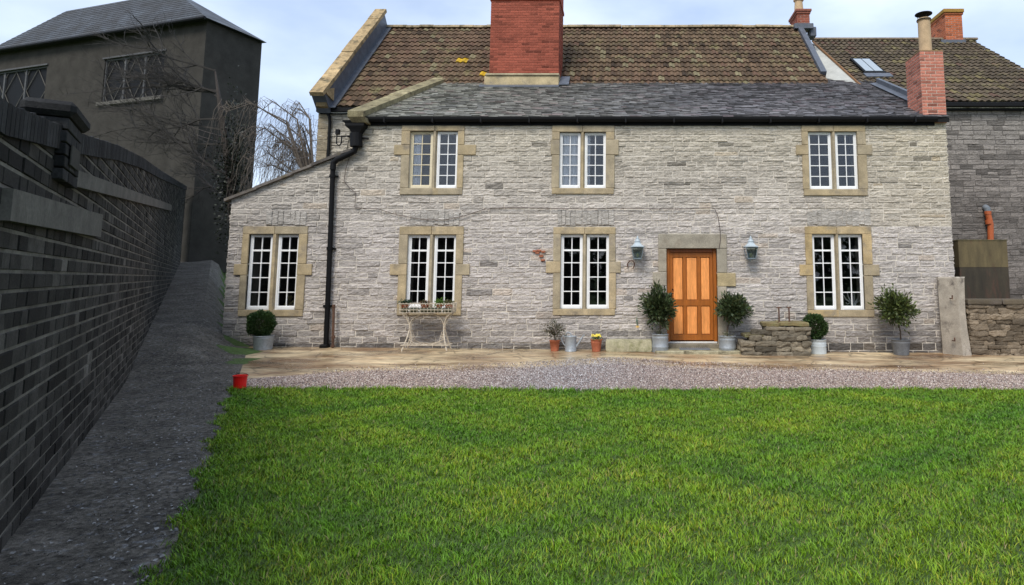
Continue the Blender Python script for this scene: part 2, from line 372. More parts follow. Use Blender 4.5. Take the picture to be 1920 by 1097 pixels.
# gravel stones (stuff)
def pebbles():
    n = 80000
    x = RNG.uniform(-7.4, 10.5, n); t = RNG.random(n) ** .9
    y0 = np.array([law_y(a) for a in x]) - .05; y1 = np.array([pav_y(a) for a in x])
    y = y0 + (y1 - y0) * t
    # spill thinly over the paving
    m = 5200; xs_ = RNG.uniform(-5, 10, m); ys_ = np.array([pav_y(a) for a in xs_]) + RNG.exponential(.16, m)
    mm = 3600; xa = RNG.normal(-.2, 1.5, mm); ya = np.array([pav_y(a) for a in xa]) + RNG.random(mm) * .9
    x = np.concatenate([x, xs_, xa]); y = np.concatenate([y, ys_, ya]); keep = y < -.5
    ex = np.array([edge_x(b + CAM_D) for b in y]); keep &= x > ex
    x, y = x[keep], y[keep]; n = len(x)
    r = RNG.uniform(.005, .0125, n)
    oc = np.array([(1, 0, 0), (0, 1, 0), (-1, 0, 0), (0, -1, 0), (0, 0, .8), (0, 0, -.8)])
    V = np.repeat(oc[None], n, 0) * (1 + RNG.uniform(-.35, .35, (n, 6, 3)))
    a = RNG.uniform(0, 6.28, n); ca, sa = np.cos(a), np.sin(a)
    X = V[:, :, 0] * ca[:, None] - V[:, :, 1] * sa[:, None]; Y = V[:, :, 0] * sa[:, None] + V[:, :, 1] * ca[:, None]
    V = np.stack([X, Y, V[:, :, 2]], 2) * r[:, None, None]
    V[:, :, 0] += x[:, None]; V[:, :, 1] += y[:, None]; V[:, :, 2] += (GS * x + .01 + r * .4)[:, None]
    f = np.array([(0, 1, 4), (1, 2, 4), (2, 3, 4), (3, 0, 4), (1, 0, 5), (2, 1, 5), (3, 2, 5), (0, 3, 5)])
    Fc = (f[None] + (np.arange(n) * 6)[:, None, None]).reshape(-1, 3)
    pal = np.array([(.42, .32, .27), (.26, .185, .155), (.54, .46, .40), (.11, .085, .075), (.38, .29, .21), (.70, .64, .57)])
    ci = RNG.choice(6, n, p=[.3, .24, .17, .14, .1, .05]); C = pal[ci] * RNG.uniform(.75, 1.2, (n, 1))
    blue = np.exp(-((x + .9) / 1.2) ** 2)[:, None]          # a delivery of bluer stone in the middle
    C = C * (1 - .55 * blue) + C.mean(1, keepdims=True) * np.array([1.0, 1.04, 1.12]) * .55 * blue
    o = np_mesh('gravel', V.reshape(-1, 3), Fc, np.repeat(C, 8, 0), mat('gravel_stone', rough=.75, a1=.1, s2=0, a2=0, bump=0))
    tag(o, 'loose pinkish grey gravel between the paving and the lawn', 'gravel', kind='stuff')
pebbles()

def grass():
    n = 680000
    # denser close to the camera
    d = 2.7 + (9.25 - 2.7) * RNG.random(n) ** 1.12
    x = RNG.uniform(-6.6, 7.2, n); y = d - CAM_D
    ly = np.interp(x, np.linspace(-7, 8, 300), [law_y(a) for a in np.linspace(-7, 8, 300)])
    ex = np.interp(d, np.linspace(1, 10, 50), [edge_x(a) for a in np.linspace(1, 10, 50)])
    ex = ex + .05 * np.sin(d * 7) + .04 * np.sin(d * 19 + 1) + RNG.normal(0, .025, n)
    vis = np.abs(x + .5) < d * .85 + 1.2
    k = (y < ly + .02) & (x > ex - .04) & vis; x, y, d = x[k], y[k], d[k]; n = len(x)
    def lf(sx, sy, ph, o=0):                      # smooth pseudo-noise fields
        return (np.sin(x * sx + 1.7 * np.sin(y * sy * .7 + ph)) + np.sin(y * sy + 2.1 * np.sin(x * sx * .6 + ph * 2 + o))) * .5
    f1 = lf(1.3, 1.9, .4); f2 = lf(4.1, 5.3, 2.2); f3 = lf(13, 17, 4.2); f4 = lf(31, 29, 1.2)
    hgt = RNG.uniform(.014, .044, n) * (1 + .15 * f2 + .25 * f3 + .25 * f4); hgt = np.clip(hgt, .014, .09)
    hgt[RNG.random(n) < .01] *= 1.5
    edge = np.clip(1 - (np.interp(x, np.linspace(-7, 8, 300), [law_y(a) for a in np.linspace(-7, 8, 300)]) - y) / .18, 0, 1); hgt *= 1 + .6 * edge
    w = RNG.uniform(.0016, .0034, n) * (1 + (d - 3) * .12)
    az = RNG.uniform(0, 6.28, n) ; lean = RNG.uniform(.2, 1.3, n) * hgt
    la = az + RNG.normal(0, .5, n) + pi / 2 + f3
    fx, fy = np.cos(az) * w, np.sin(az) * w; lx, ly2 = np.cos(la) * lean, np.sin(la) * lean
    z0 = GS * x + .008
    P = np.zeros((n, 5, 3))
    P[:, 0] = np.stack([x - fx, y - fy, z0], 1); P[:, 1] = np.stack([x + fx, y + fy, z0], 1)
    P[:, 2] = np.stack([x - fx * .8 + lx * .35, y - fy * .8 + ly2 * .35, z0 + hgt * .6], 1); P[:, 3] = np.stack([x + fx * .8 + lx * .35, y + fy * .8 + ly2 * .35, z0 + hgt * .6], 1)
    P[:, 4] = np.stack([x + lx, y + ly2, z0 + hgt * .95], 1)
    f = np.array([(0, 1, 3), (0, 3, 2), (2, 3, 4)])
    Fc = (f[None] + (np.arange(n) * 5)[:, None, None]).reshape(-1, 3)
    base = np.array([.115, .225, .010]); C = base[None] * (1 + .10 * f1 + .14 * f2 + .2 * f3 + .15 * f4)[:, None] * RNG.uniform(.6, 1.35, (n, 1))
    yel = RNG.random(n) < (.12 + .08 * f2); C[yel] = C[yel] * np.array([1.75, 1.12, 1.6])
    dead = RNG.random(n) < .035; C[dead] = np.array([.24, .21, .085]) * RNG.uniform(.6, 1.2, (dead.sum(), 1))
    C[:, 0] *= 1 + .12 * f1 + .12 * f2
    o = np_mesh('grass', P.reshape(-1, 3), Fc, np.repeat(C, 3, 0), mat('grass_blade', rough=.55, a1=0, s2=0, a2=0, bump=0, spec=.3))
    tag(o, 'short bright green lawn grass in front of the gravel', 'grass', kind='stuff')
grass()

# ------------------------------------------------------------------ masonry
def masonry(b, O, U, N_, w, z0, z1, holes=(), ch=(.12, .17), ln=(.22, .62), gap=.012, relief=.02, colf=None, top=None, seed=0, fine=True, ragged=0, lip=.015):
    """individual stones on plane with origin O, horizontal unit U, outward normal N_. holes: (u0,u1,z0,z1)"""
    rnd = random.Random(seed); O = Vector(O); U = Vector(U).normalized(); N_ = Vector(N_).normalized(); Z = Vector((0, 0, 1))
    z = z0; row = 0
    while z < z1 - .03:
        h = rnd.uniform(*ch)
        if z + h > z1 - ch[0] * .6: h = z1 - z
        cuts = sorted([(a, c) for a, c, p, q in holes if p < z + h - .004 and q > z + .004])
        segs = []; u = 0
        for a, c in cuts:
            if a > u: segs.append((u, a))
            u = max(u, c)
        if u < w: segs.append((u, w))
        for sa, sb in segs:
            u = sa
            if sa == 0: u = sa + 0
            first = True
            while u < sb - .01:
                l = rnd.uniform(*ln) if ln[0] != ln[1] else ln[0]
                if first and ln[0] == ln[1]: l = ln[0] * (.5 if row % 2 else 1)
                elif first: l *= rnd.uniform(.5, 1)
                first = False
                if sb - (u + l) < ln[0] * .45: l = sb - u
                parts = [(z, z + h)]
                if fine and h > .14 and rnd.random() < .18 and l > .2:
                    k = z + h * rnd.uniform(.4, .6); parts = [(z, k), (k, z + h)]
                for (za, zb) in parts:
                    if top is not None:
                        t1 = min(top(u), top(u + l)); 
                        if za > max(top(u), top(u + l)) - .03: continue
                    stone(b, O, U, N_, Z, u + gap / 2, u + l - gap / 2, za + gap / 2, zb - gap / 2, relief, rnd, colf, top, fine, ragged if (u + l > w - .01) else 0, lip)
                u += l
        z += h; row += 1
def stone(b, O, U, N_, Z, u0, u1, v0, v1, relief, rnd, colf, top, fine, ragged, lip):
    col = colf((O + U * ((u0 + u1) / 2)), (v0 + v1) / 2, rnd, u0, u1) if colf else (1, 1, 1)
    if col is None: return
    if not fine:
        r = relief * rnd.uniform(.4, 1); e = min(.006, (v1 - v0) * .1)
        o = [(u0, v0), (u1, v0), (u1, v1), (u0, v1)]; i = [(u0 + e, v0 + e), (u1 - e, v0 + e), (u1 - e, v1 - e), (u0 + e, v1 - e)]
        if top is not None: o = [(a, min(c, top(a) - .005)) for a, c in o]; i = [(a, min(c, top(a) - .01)) for a, c in i]
        A = [b.P(O + U * a + Z * c - N_ * .004) for a, c in o]; B = [b.P(O + U * a + Z * c + N_ * (r + rnd.uniform(-.001, .001))) for a, c in i]
        b.Fa(B, col)
        for k in range(4): b.Fa((A[k], A[(k + 1) % 4], B[(k + 1) % 4], B[k]), col)
        return
    nu = max(4, min(15, int((u1 - u0) / .042))); nv = max(4, int((v1 - v0) / .022)); eu = min(.2, .009 / (u1 - u0)); ev = min(.2, .010 / (v1 - v0)); sd = rnd.uniform(0, 99)
    g = []; base = rnd.uniform(.2, 1) * relief; tilt = rnd.uniform(-.3, .5) * relief
    jx = [rnd.uniform(-.006, .01) for _ in range(4)]
    for j in range(nv + 1):
        r = []
        for i in range(nu + 1):
            fu = 0 if i == 0 else 1 if i == nu else eu + (1 - 2 * eu) * (i - 1) / (nu - 2)
            fv = 0 if j == 0 else 1 if j == nv else ev + (1 - 2 * ev) * (j - 1) / (nv - 2)
            u = u0 + (u1 - u0) * fu; v = v0 + (v1 - v0) * fv
            bd = (i in (0, nu)) or (j in (0, nv))
            # wandering bed joints
            v += (.012 * fn(u * 3.2, v0 * 7 + sd * (0 if j else 0), 1) if True else 0)
            u += (jx[0] if i == 0 else jx[1] if i == nu else 0) * (1 - fv) + (jx[2] if i == 0 else jx[3] if i == nu else 0) * fv
            if ragged and i == nu: u += ragged * rnd.uniform(-.4, 1) * (1 if not bd or 1 else 0)
            if top is not None: v = min(v, top(u) - .01)
            if bd: n = -.003 + rnd.uniform(0, .004)
            else:
                n = base + tilt * (1 - fv) + relief * .8 * fn(u * 6 + sd, v * 30, sd) + relief * .75 * fn(u * 17, v * 75, sd)
                n = max(.001, n)
            r.append(b.P(O + U * u + Z * v + N_ * n))
        g.append(r)
    for j in range(nv):
        for i in range(nu): b.Fa((g[j][i], g[j][i + 1], g[j + 1][i + 1], g[j + 1][i]), col)

def backing(b, O, U, N_, w, z0, z1, holes=(), top=None, thick=.45, col=(1, 1, 1)):
    """solid wall behind the stones, with openings, as prisms butted on hole edges"""
    O = Vector(O); U = Vector(U).normalized(); N_ = Vector(N_).normalized(); Z = Vector((0, 0, 1))
    us = sorted({0, w, *[h[0] for h in holes], *[h[1] for h in holes]}); us = [u for u in us if 0 <= u <= w]
    for a, c in zip(us, us[1:]):
        if c - a < 1e-5: continue
        m = (a + c) / 2; cut = sorted([(h[2], h[3]) for h in holes if h[0] < m < h[1]])
        z = z0; segs = []
        for p, q in cut: segs.append((z, p, False)); z = q
        segs.append((z, z1, True))
        for p, q, lst in segs:
            if q <= p: continue
            ta, tb = (q, q)
            if lst and top is not None: ta, tb = top(a), top(c)
            pts = [O + U * a + Z * p, O + U * c + Z * p, O + U * c + Z * tb, O + U * a + Z * ta]
            b.prism(pts, -N_ * thick, col)

# ---- stone colours
def facade_col(P, z, r, u0, u1):
    x = P.x
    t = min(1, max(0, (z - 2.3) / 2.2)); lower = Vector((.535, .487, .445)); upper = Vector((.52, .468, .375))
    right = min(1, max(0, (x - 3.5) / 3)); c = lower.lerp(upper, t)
    if z > 2.6: c = c.lerp(Vector((.55, .48, .35)), .5 * right)
    c = c * (1 + .16 * fn(x * .5, z * .9, 3) + .1 * fn(x * 2, z * 2, 5)) * r.uniform(.90, 1.09)
    q = r.random()
    if q < .012: c = c * .5
    elif q < .07: c = c * .83
    elif q < .10: c = Vector((c.x * 1.02, c.y * .96, c.z * .88))
    elif q < .13: c = c * 1.1
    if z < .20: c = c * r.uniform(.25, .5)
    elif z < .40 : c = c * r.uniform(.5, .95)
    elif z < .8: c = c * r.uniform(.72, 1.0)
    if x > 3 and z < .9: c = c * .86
    if x < -6: c = c * .92
    return tuple(c)
def annexe_col(P, z, r, u0, u1):
    q = r.random(); c = Vector((.225, .20, .18)) * r.uniform(.75, 1.2)
    t = min(1, max(0, (z - 4.2) / 1.5)); c = c.lerp(Vector((.27, .25, .225)), t * .7)
    if z < 3.6: c = c * .8
    if q < .15: c = c * .6
    return tuple(c)
def brick_cols(a, v=.2, dark=.12):
    a = Vector(a)
    def f(P, z, r, u0, u1):
        c = a * r.uniform(1 - v, 1 + v); 
        if r.random() < dark: c = c * .6
        c = c * (1 + .2 * fn(P.x * 1.5, P.y * 1.5, z * 1.5)); return tuple(c)
    return f

# ------------------------------------------------------------------ FARMHOUSE
HOUSE = thing('stone_farmhouse', (0, 0, 0), 'long two storey pale limestone farmhouse with orange panelled door and slate front roof', 'house')
XL, XR = FX(462, 560)[0], 7.12
ZE = FX(1175, 226)[1]                     # eaves
XG = FX(655, 240)[0]                      # left gable of the two storey front
wl = [FX(503, 345), FX(663, 280)]
sl = (wl[1][1] - wl[0][1]) / (wl[1][0] - wl[0][0])
def wing_top(x): return wl[0][1] + sl * (x - wl[0][0])
O0 = Vector((XL, 0, 0))
def topf(u):
    x = XL + u
    return ZE if x > XG else min(ZE, wing_top(x))

# openings: casements in pixel columns
WINS = [  # px columns: surround L,R ; casements (l,r),(l,r) ; y top, bottom ; surround top,bottom ; lug y0,y1,l,r ; kind
    dict(n='U1', s=(752, 870), c=((768, 810), (818, 858)), y=(246, 353), sy=(236, 365), lug=(272, 291, 740, 893), curt=(0,), cream=(0,)),
    dict(n='U2', s=(1035, 1152), c=((1049, 1088), (1096, 1136)), y=(248, 353), sy=(236, 364), lug=(262, 291, 1033, 1160), curt=(0, 1), cream=()),
    dict(n='U3', s=(1504, 1624), c=((1516, 1560), (1568, 1608)), y=(247, 355), sy=(236, 367), lug=(272, 291, 1492, 1634), curt=(), cream=()),
    dict(n='L0', s=(452, 574), c=((464, 507), (517, 558)), y=(439, 581), sy=(425, 593), lug=(495, 516, 440, 586), curt=(), cream=()),
    dict(n='L1', s=(747, 868), c=((763, 803), (812, 854)), y=(440, 578), sy=(425, 591), lug=(495, 516, 732, 881), curt=(), cream=()),
    dict(n='L2', s=(1037, 1154), c=((1051, 1092), (1100, 1142)), y=(439, 579), sy=(426, 591), lug=(490, 512, 1024, 1164), curt=(), cream=()),
    dict(n='L3', s=(1511, 1636), c=((1524, 1567), (1575, 1619)), y=(439, 581), sy=(425, 594), lug=(496, 517, 1499, 1648), curt=(), cream=()),
]
def pxr(a, b, c, d):                      # px rect -> world x0,x1,z0,z1 at facade
    ym = (c + d) / 2
    return FX(a, ym)[0], FX(b, ym)[0], FX((a + b) / 2, d)[1], FX((a + b) / 2, c)[1]
holes = []; bholes = []
for wv in WINS:
    x0, x1, z0, z1 = pxr(wv['c'][0][0], wv['c'][1][1], *wv['y']); wv['o'] = (x0, x1, z0, z1)
    if wv['n'] == 'L0': XL = min(XL, x0 - .45)
O0 = Vector((XL, 0, 0))
for wv in WINS:
    x0, x1, z0, z1 = wv['o']; m = .05
    holes.append((x0 - m - XL, x1 + m - XL, z0 - m, z1 + m)); bholes.append((x0 - XL, x1 - XL, z0, z1))
dx0, dx1, dz0, dz1 = pxr(1250, 1345, 466, 641); GD = gz((dx0 + dx1) / 2)
holes.append((dx0 - .05 - XL, dx1 + .05 - XL, -1, dz1 + .05)); bholes.append((dx0 - XL, dx1 - XL, -.3, dz1))
# relieving arches of upright stones above the lower windows
ARCH = []
for a, c in ((500, 575), (770, 862), (1046, 1152), (1512, 1632)):
    x0, x1, z0, z1 = pxr(a, c, 394, 424); ARCH.append((x0, x1, z0, z1))
WT = XR - XL
b = MB(); backing(b, O0, (1, 0, 0), (0, -1, 0), WT, -.3, ZE, bholes, topf)
wall = b.build('front_wall', M['mortar'], HOUSE)
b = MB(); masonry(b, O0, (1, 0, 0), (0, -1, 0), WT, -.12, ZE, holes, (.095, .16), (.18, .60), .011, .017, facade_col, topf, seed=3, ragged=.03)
for x0, x1, z0, z1 in ARCH:
    u = x0; rr = random.Random(int(x0 * 99))
    while u < x1 - .03:
        l = rr.uniform(.08, .16); l = min(l, x1 - u); q = rr.uniform(.88, 1.08)
        stone(b, Vector((0, -.021, 0)), Vector((1, 0, 0)), Vector((0, -1, 0)), Vector((0, 0, 1)), u + .001, u + l - .001, z0 + rr.uniform(0, .04), z1 - rr.uniform(-.01, .05), .012, rr, lambda *a: (.47 * q, .435 * q, .385 * q), None, True, 0, .01); u += l
# red brick patch repair left of a window
for (a, c) in ((1003, 471), (1011, 470), (1019, 472), (1015, 480), (1018, 488), (1008, 474)):
    x, z = FX(a, c); b.box(x - .045, x + .045, -.045, -.01, z - .022, z + .022, .006, (.42, .16, .09))
stones = b.build('wall_stones', M['stone'], wall)
# returns (ends) of the front range
b = MB(); masonry(b, (XR - .002, 0, 0), (0, 1, 0), (1, 0, 0), 3.4, -.15, ZE, (), (.105, .165), (.2, .5), .012, .03, facade_col, seed=5)
backing(b, (XR - .004, .45, 0), (0, 1, 0), (1, 0, 0), 3.0, -.3, ZE)
b.build('end_wall', M['stone'], HOUSE); b = MB()
masonry(b, (XL, 4, 0), (0, -1, 0), (-1, 0, 0), 4, -.15, 8, (), (.105, .165), (.2, .5), .012, .03, facade_col, top=lambda u: wing_top(XL), seed=6)
backing(b, (XL, 4, 0), (0, -1, 0), (-1, 0, 0), 3.55, -.3, 8, (), lambda u: wing_top(XL))
b.build('end_wall', M['stone'], HOUSE)
# interior linings (dark rooms behind the glass)
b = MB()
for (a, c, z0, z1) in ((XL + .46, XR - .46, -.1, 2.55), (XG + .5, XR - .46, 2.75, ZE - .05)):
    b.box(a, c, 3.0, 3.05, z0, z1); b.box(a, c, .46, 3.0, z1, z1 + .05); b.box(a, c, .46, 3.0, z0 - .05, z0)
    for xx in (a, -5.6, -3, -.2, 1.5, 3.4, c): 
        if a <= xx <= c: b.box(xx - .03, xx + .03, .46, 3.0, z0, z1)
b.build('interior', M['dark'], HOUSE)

HC = [(.40, .30, .155), (.37, .285, .165), (.42, .315, .17), (.33, .27, .175)]
def window(wv, idx):
    rr = random.Random(idx * 7 + 1)
    lower = wv['n'][0] == 'L'; pale = wv['n'] in ('L2', 'U2')
    def hc():
        c = Vector(rr.choice(HC)) * rr.uniform(.88, 1.1)
        if wv['n'] != 'L3': c = c.lerp(Vector((.40, .34, .235)), .45)
        if wv['n'] == 'L3': c = c * 1.06
        return tuple(c)
    x0, x1, z0, z1 = wv['o']; sx0, sx1, sz0, sz1 = pxr(wv['s'][0], wv['s'][1], wv['sy'][0], wv['sy'][1])
    _, _, lz0, lz1 = pxr(0, 1, wv['lug'][0], wv['lug'][1]); lx0, lx1, _, _ = pxr(wv['lug'][2], wv['lug'][3], wv['lug'][0], wv['lug'][1])
    cxm = (FX(wv['c'][0][1], 300)[0] + FX(wv['c'][1][0], 300)[0]) / 2 if False else None
    ym = sum(wv['y']) / 2
    ca = (x0, FX(wv['c'][0][1], ym)[0]); cb = (FX(wv['c'][1][0], ym)[0], x1); cxm = (ca[1] + cb[0]) / 2
    f0, f1 = -.040, .22
    b = MB(); g = .003
    b.box(sx0, cxm - g, f0, f1, z1, sz1, .008, hc()); b.box(cxm + g, sx1, f0 + .003, f1, z1, sz1, .008, hc())
    b.box(sx0 + .01, cxm + rr.uniform(-.1, .1), f0 - .003, f1, sz0, z0, .008, hc())
    b.box(cxm + .11, sx1 - .01, f0, f1, sz0, z0, .008, hc())
    b.box(cxm - .12, cxm + .12, f0 + .002, f1, sz0, z0 - .001, .004, hc())
    for s, (a, c, l) in enumerate(((sx0, x0, lx0), (x1, sx1, lx1))):
        j = rr.uniform(-.012, .012)
        b.box(a + (j if s == 0 else 0), c + (j if s else 0), f0, f1, z0 + g, lz0 - g, .008, hc())
        b.box(min(a, l) if s == 0 else a, c if s == 0 else max(c, l), f0 - .004, f1, lz0 + g, lz1 - g, .008, hc())
        b.box(a, c, f0, f1, lz1 + g, z1 - g, .008, hc())
    win = b.build('window', M['ham'], HOUSE)
    b = MB()                                   # mullion with chamfered arrises
    p = [(ca[1], f1), (ca[1], .05), (ca[1] + .025, f0 + .012), (cb[0] - .025, f0 + .012), (cb[0], .05), (cb[0], f1)]
    cc = hc(); b.prism([(x, y, z0 + .001) for x, y in p], (0, 0, z1 - z0 - .002), cc)
    b.build('mullion', M['ham'], win)
    for k, (a, c) in enumerate((ca, cb)):
        b = MB(); fy0, fy1 = .04, .10; fw = .040 if wv['n'][0] == 'L' else .036
        opened = wv['n'] in ('U3',)
        # outer frame
        b.box(a, a + fw, fy0, fy1, z0, z1, .004); b.box(c - fw, c, fy0, fy1, z0, z1, .004)
        b.box(a + fw, c - fw, fy0, fy1, z1 - fw, z1, .004); b.box(a + fw, c - fw, fy0 - .012, fy1, z0, z0 + fw + .02, .004)
        # sash
        s0, s1, t0, t1 = a + fw, c - fw, z0 + fw + .02, z1 - fw; sw = .024; q0, q1 = fy0 + .012, fy1 - .01
        b.box(s0, s0 + sw, q0, q1, t0, t1, .003); b.box(s1 - sw, s1, q0, q1, t0, t1, .003)
        b.box(s0 + sw, s1 - sw, q0, q1, t0, t0 + sw, .003); b.box(s0 + sw, s1 - sw, q0, q1, t1 - sw, t1, .003)
        mxx = (s0 + s1) / 2; bw = .0105 if lower else .0095
        b.box(mxx - bw, mxx + bw, q0 + .004, q1, t0 + sw, t1 - sw, .002)
        n = 5
        for r in range(1, n):
            hw = bw if not (lower and r == 4) else .02
            zz = t0 + (t1 - t0) * (r / n) if not lower else t0 + (t1 - t0) * (r * .205 if r < 4 else .795)
            b.box(s0 + sw, mxx - bw - .0005, q0 + (.006 if hw < .015 else -.002), q1 - .001, zz - hw, zz + hw, .002)
            b.box(mxx + bw + .0005, s1 - sw, q0 + (.006 if hw < .015 else -.002), q1 - .001, zz - hw, zz + hw, .002)
        cm = 'cream' if k in wv['cream'] else 'white'
        o = b.build('casement', M[cm], win)
        b = MB(); 
        b.box(s0 + .002, s1 - .002, fy1 - .030, fy1 - .026, t0, t1)
        o = b.build('glass', M['glass'], win)
        if k in wv['curt']:
            b = MB(); full = wv['n'] == 'U2' and k == 0
            ua, ub = (s0 - .02, s1 + .02) if full else (s0 - .02, s0 + (.5 if wv['n'] == 'U1' else .22) * (s1 - s0))
            nn = 40; prev = None
            for i in range(nn + 1):
                f = i / nn; wob = .02 * sin(f * 30) + .012 * sin(f * 71)
                flare = .12 * (ub - ua) if not full else 0
                p = b.P((ua + (ub - ua) * f * 1.0, .135 + wob, t1 + .05)); q = b.P((ua + (ub - ua - flare * f) * f, .135 + wob * 1.1, t0 - .05))
                if prev: b.Fa((prev[0], p, q, prev[1]))
                prev = (p, q)
            b.build('curtain', M['curtain'], win, smooth=True)
    return win
for i, wv in enumerate(WINS): window(wv, i)

# ---- door with surround
def door():
    _, _, zt, _ = pxr(0, 1, 400, 466)
    lx0, lx1, lz0, lz1 = pxr(1234, 1362, 439, 466)
    b = MB(); g = .003
    gy = (.30, .27, .21)
    b.box(lx0, lx1, -.05, .24, dz1, lz1, .01, gy)
    a0, a1, za, zb = pxr(1224, 1362, 510, 536); r0, r1, zc, zd = pxr(1234, 1379, 512, 537)
    b.box(lx0, dx0, -.045, .24, zb + g, dz1 - g, .01, (.33, .29, .22)); b.box(a0, dx0, -.048, .24, za, zb, .01, (.35, .31, .24)); b.box(lx0 + .02, dx0, -.045, .24, GD - .1, za - g, .01, (.34, .31, .27))
    b.box(dx1, lx1, -.045, .24, zd + g, dz1 - g, .01, (.30, .27, .21)); b.box(dx1, r1, -.048, .24, zc, zd, .01, (.40, .32, .18)); b.box(dx1, lx1 - .02, -.045, .24, GD - .1, zc - g, .01, (.38, .33, .25))
    sur = b.build('doorway', M['ham'], HOUSE)
    zb0 = dz0
    fr = (.33, .10, .012); pn = (.80, .31, .085)
    b = MB(); fw = .075
    b.box(dx0, dx0 + fw, .06, .16, zb0, dz1, .006, fr); b.box(dx1 - fw, dx1, .06, .16, zb0, dz1, .006, fr); b.box(dx0 + fw, dx1 - fw, .06, .16, dz1 - fw * 1.1, dz1, .006, (.22, .06, .01))
    b.build('door_frame', M['wood'], sur)
    # leaf: stiles and rails
    a, c, z0, z1 = dx0 + fw + .004, dx1 - fw - .004, zb0 + .025, dz1 - fw * 1.1 - .004
    w = c - a; h = z1 - z0
    b = MB(); y0, y1 = .09, .135; st = .065; mt = .075
    cols = [(a + st, a + st + w * .235), (a + st + w * .235 + mt, c - st - w * .215 - mt), (c - st - w * .215, c - st)]
    rb, rm, rt = .12, .12, .10; zm = z0 + h * .42
    b.box(a, a + st, y0, y1, z0, z1, .004, fr); b.box(c - st, c, y0, y1, z0, z1, .004, fr)
    for p, q in ((z0, z0 + rb), (zm - rm / 2, zm + rm / 2), (z1 - rt, z1)): b.box(a + st, c - st, y0, y1, p, q, .004, fr)
    for i in (0, 1):
        for p, q in ((z0 + rb, zm - rm / 2), (zm + rm / 2, z1 - rt)): b.box(cols[i][1], cols[i + 1][0], y0 + .001, y1, p, q, .004, fr)
    leaf = b.build('door', M['wood'], sur)
    # raised panels are the door's own boards: named panels under the doorway
    for (p, q) in cols:
        for (u, v) in ((z0 + rb, zm - rm / 2), (zm + rm / 2, z1 - rt)):
            b = MB(); b.box(p, q, y0 + .026, y1 - .004, u, v, .001, (.30, .09, .015)); b.box(p + .012, q - .012, y0 + .012, y0 + .027, u + .012, v - .012, .008, pn); b.build('door_panel', M['wood'], sur)
    x, z = FX(1256, 551); b = MB(); b.box(x - .02, x + .05, .04, .09, z - .03, z + .02, .005); b.tube([(x, .04, z), (x - .02, .0, z), (x + .08, .0, z + .005)], .010); b.build('door_handle', M['black'], sur)
    x, z = FX(1262, 543); b = MB(); b.lathe([(.0, 0), (.018, .0), (.018, .012), (0, .014)], (0, 0, 0), 12); o = b.build('keyhole_cover', M['black'], sur); o.location = (x, .09, z); o.rotation_euler.x = radians(90)
    b = MB(); b.box(dx0 + .01, dx1 - .01, .03, .2, dz0 - .035, dz0 - .002, .004, (.8, .8, .78)); b.build('threshold', M['white'], sur)
    b = MB(); b.box(dx0 - .02, dx1 + .02, -.1, .2, GD - .1, dz0 - .037, .01, (.22, .19, .14))
    p0, _, q0, _ = pxr(1226, 1395, 640, 654); p1 = FX(1395, 650)[0]
    b.box(p0, p1 + .0, -.62, -.101, GD - .12, GD + .055, .015, (.33, .30, .20))
    b.build('door_step', M['coping'], sur)
    b = MB(); x0, x1, _, _ = pxr(1272, 1328, 645, 655)
    b.box(x0, x1, -.42, -.14, GD + .057, GD + .072, .003)
    for i in range(14): xx = x0 + .03 + (x1 - x0 - .06) * i / 13; b.box(xx - .008, xx + .008, -.40, -.16, GD + .072, GD + .082)
    o = b.build('boot_grate', M['grey']); tag(o, 'flat grey ribbed mat lying on the stone step under the orange door', 'doormat')
door()

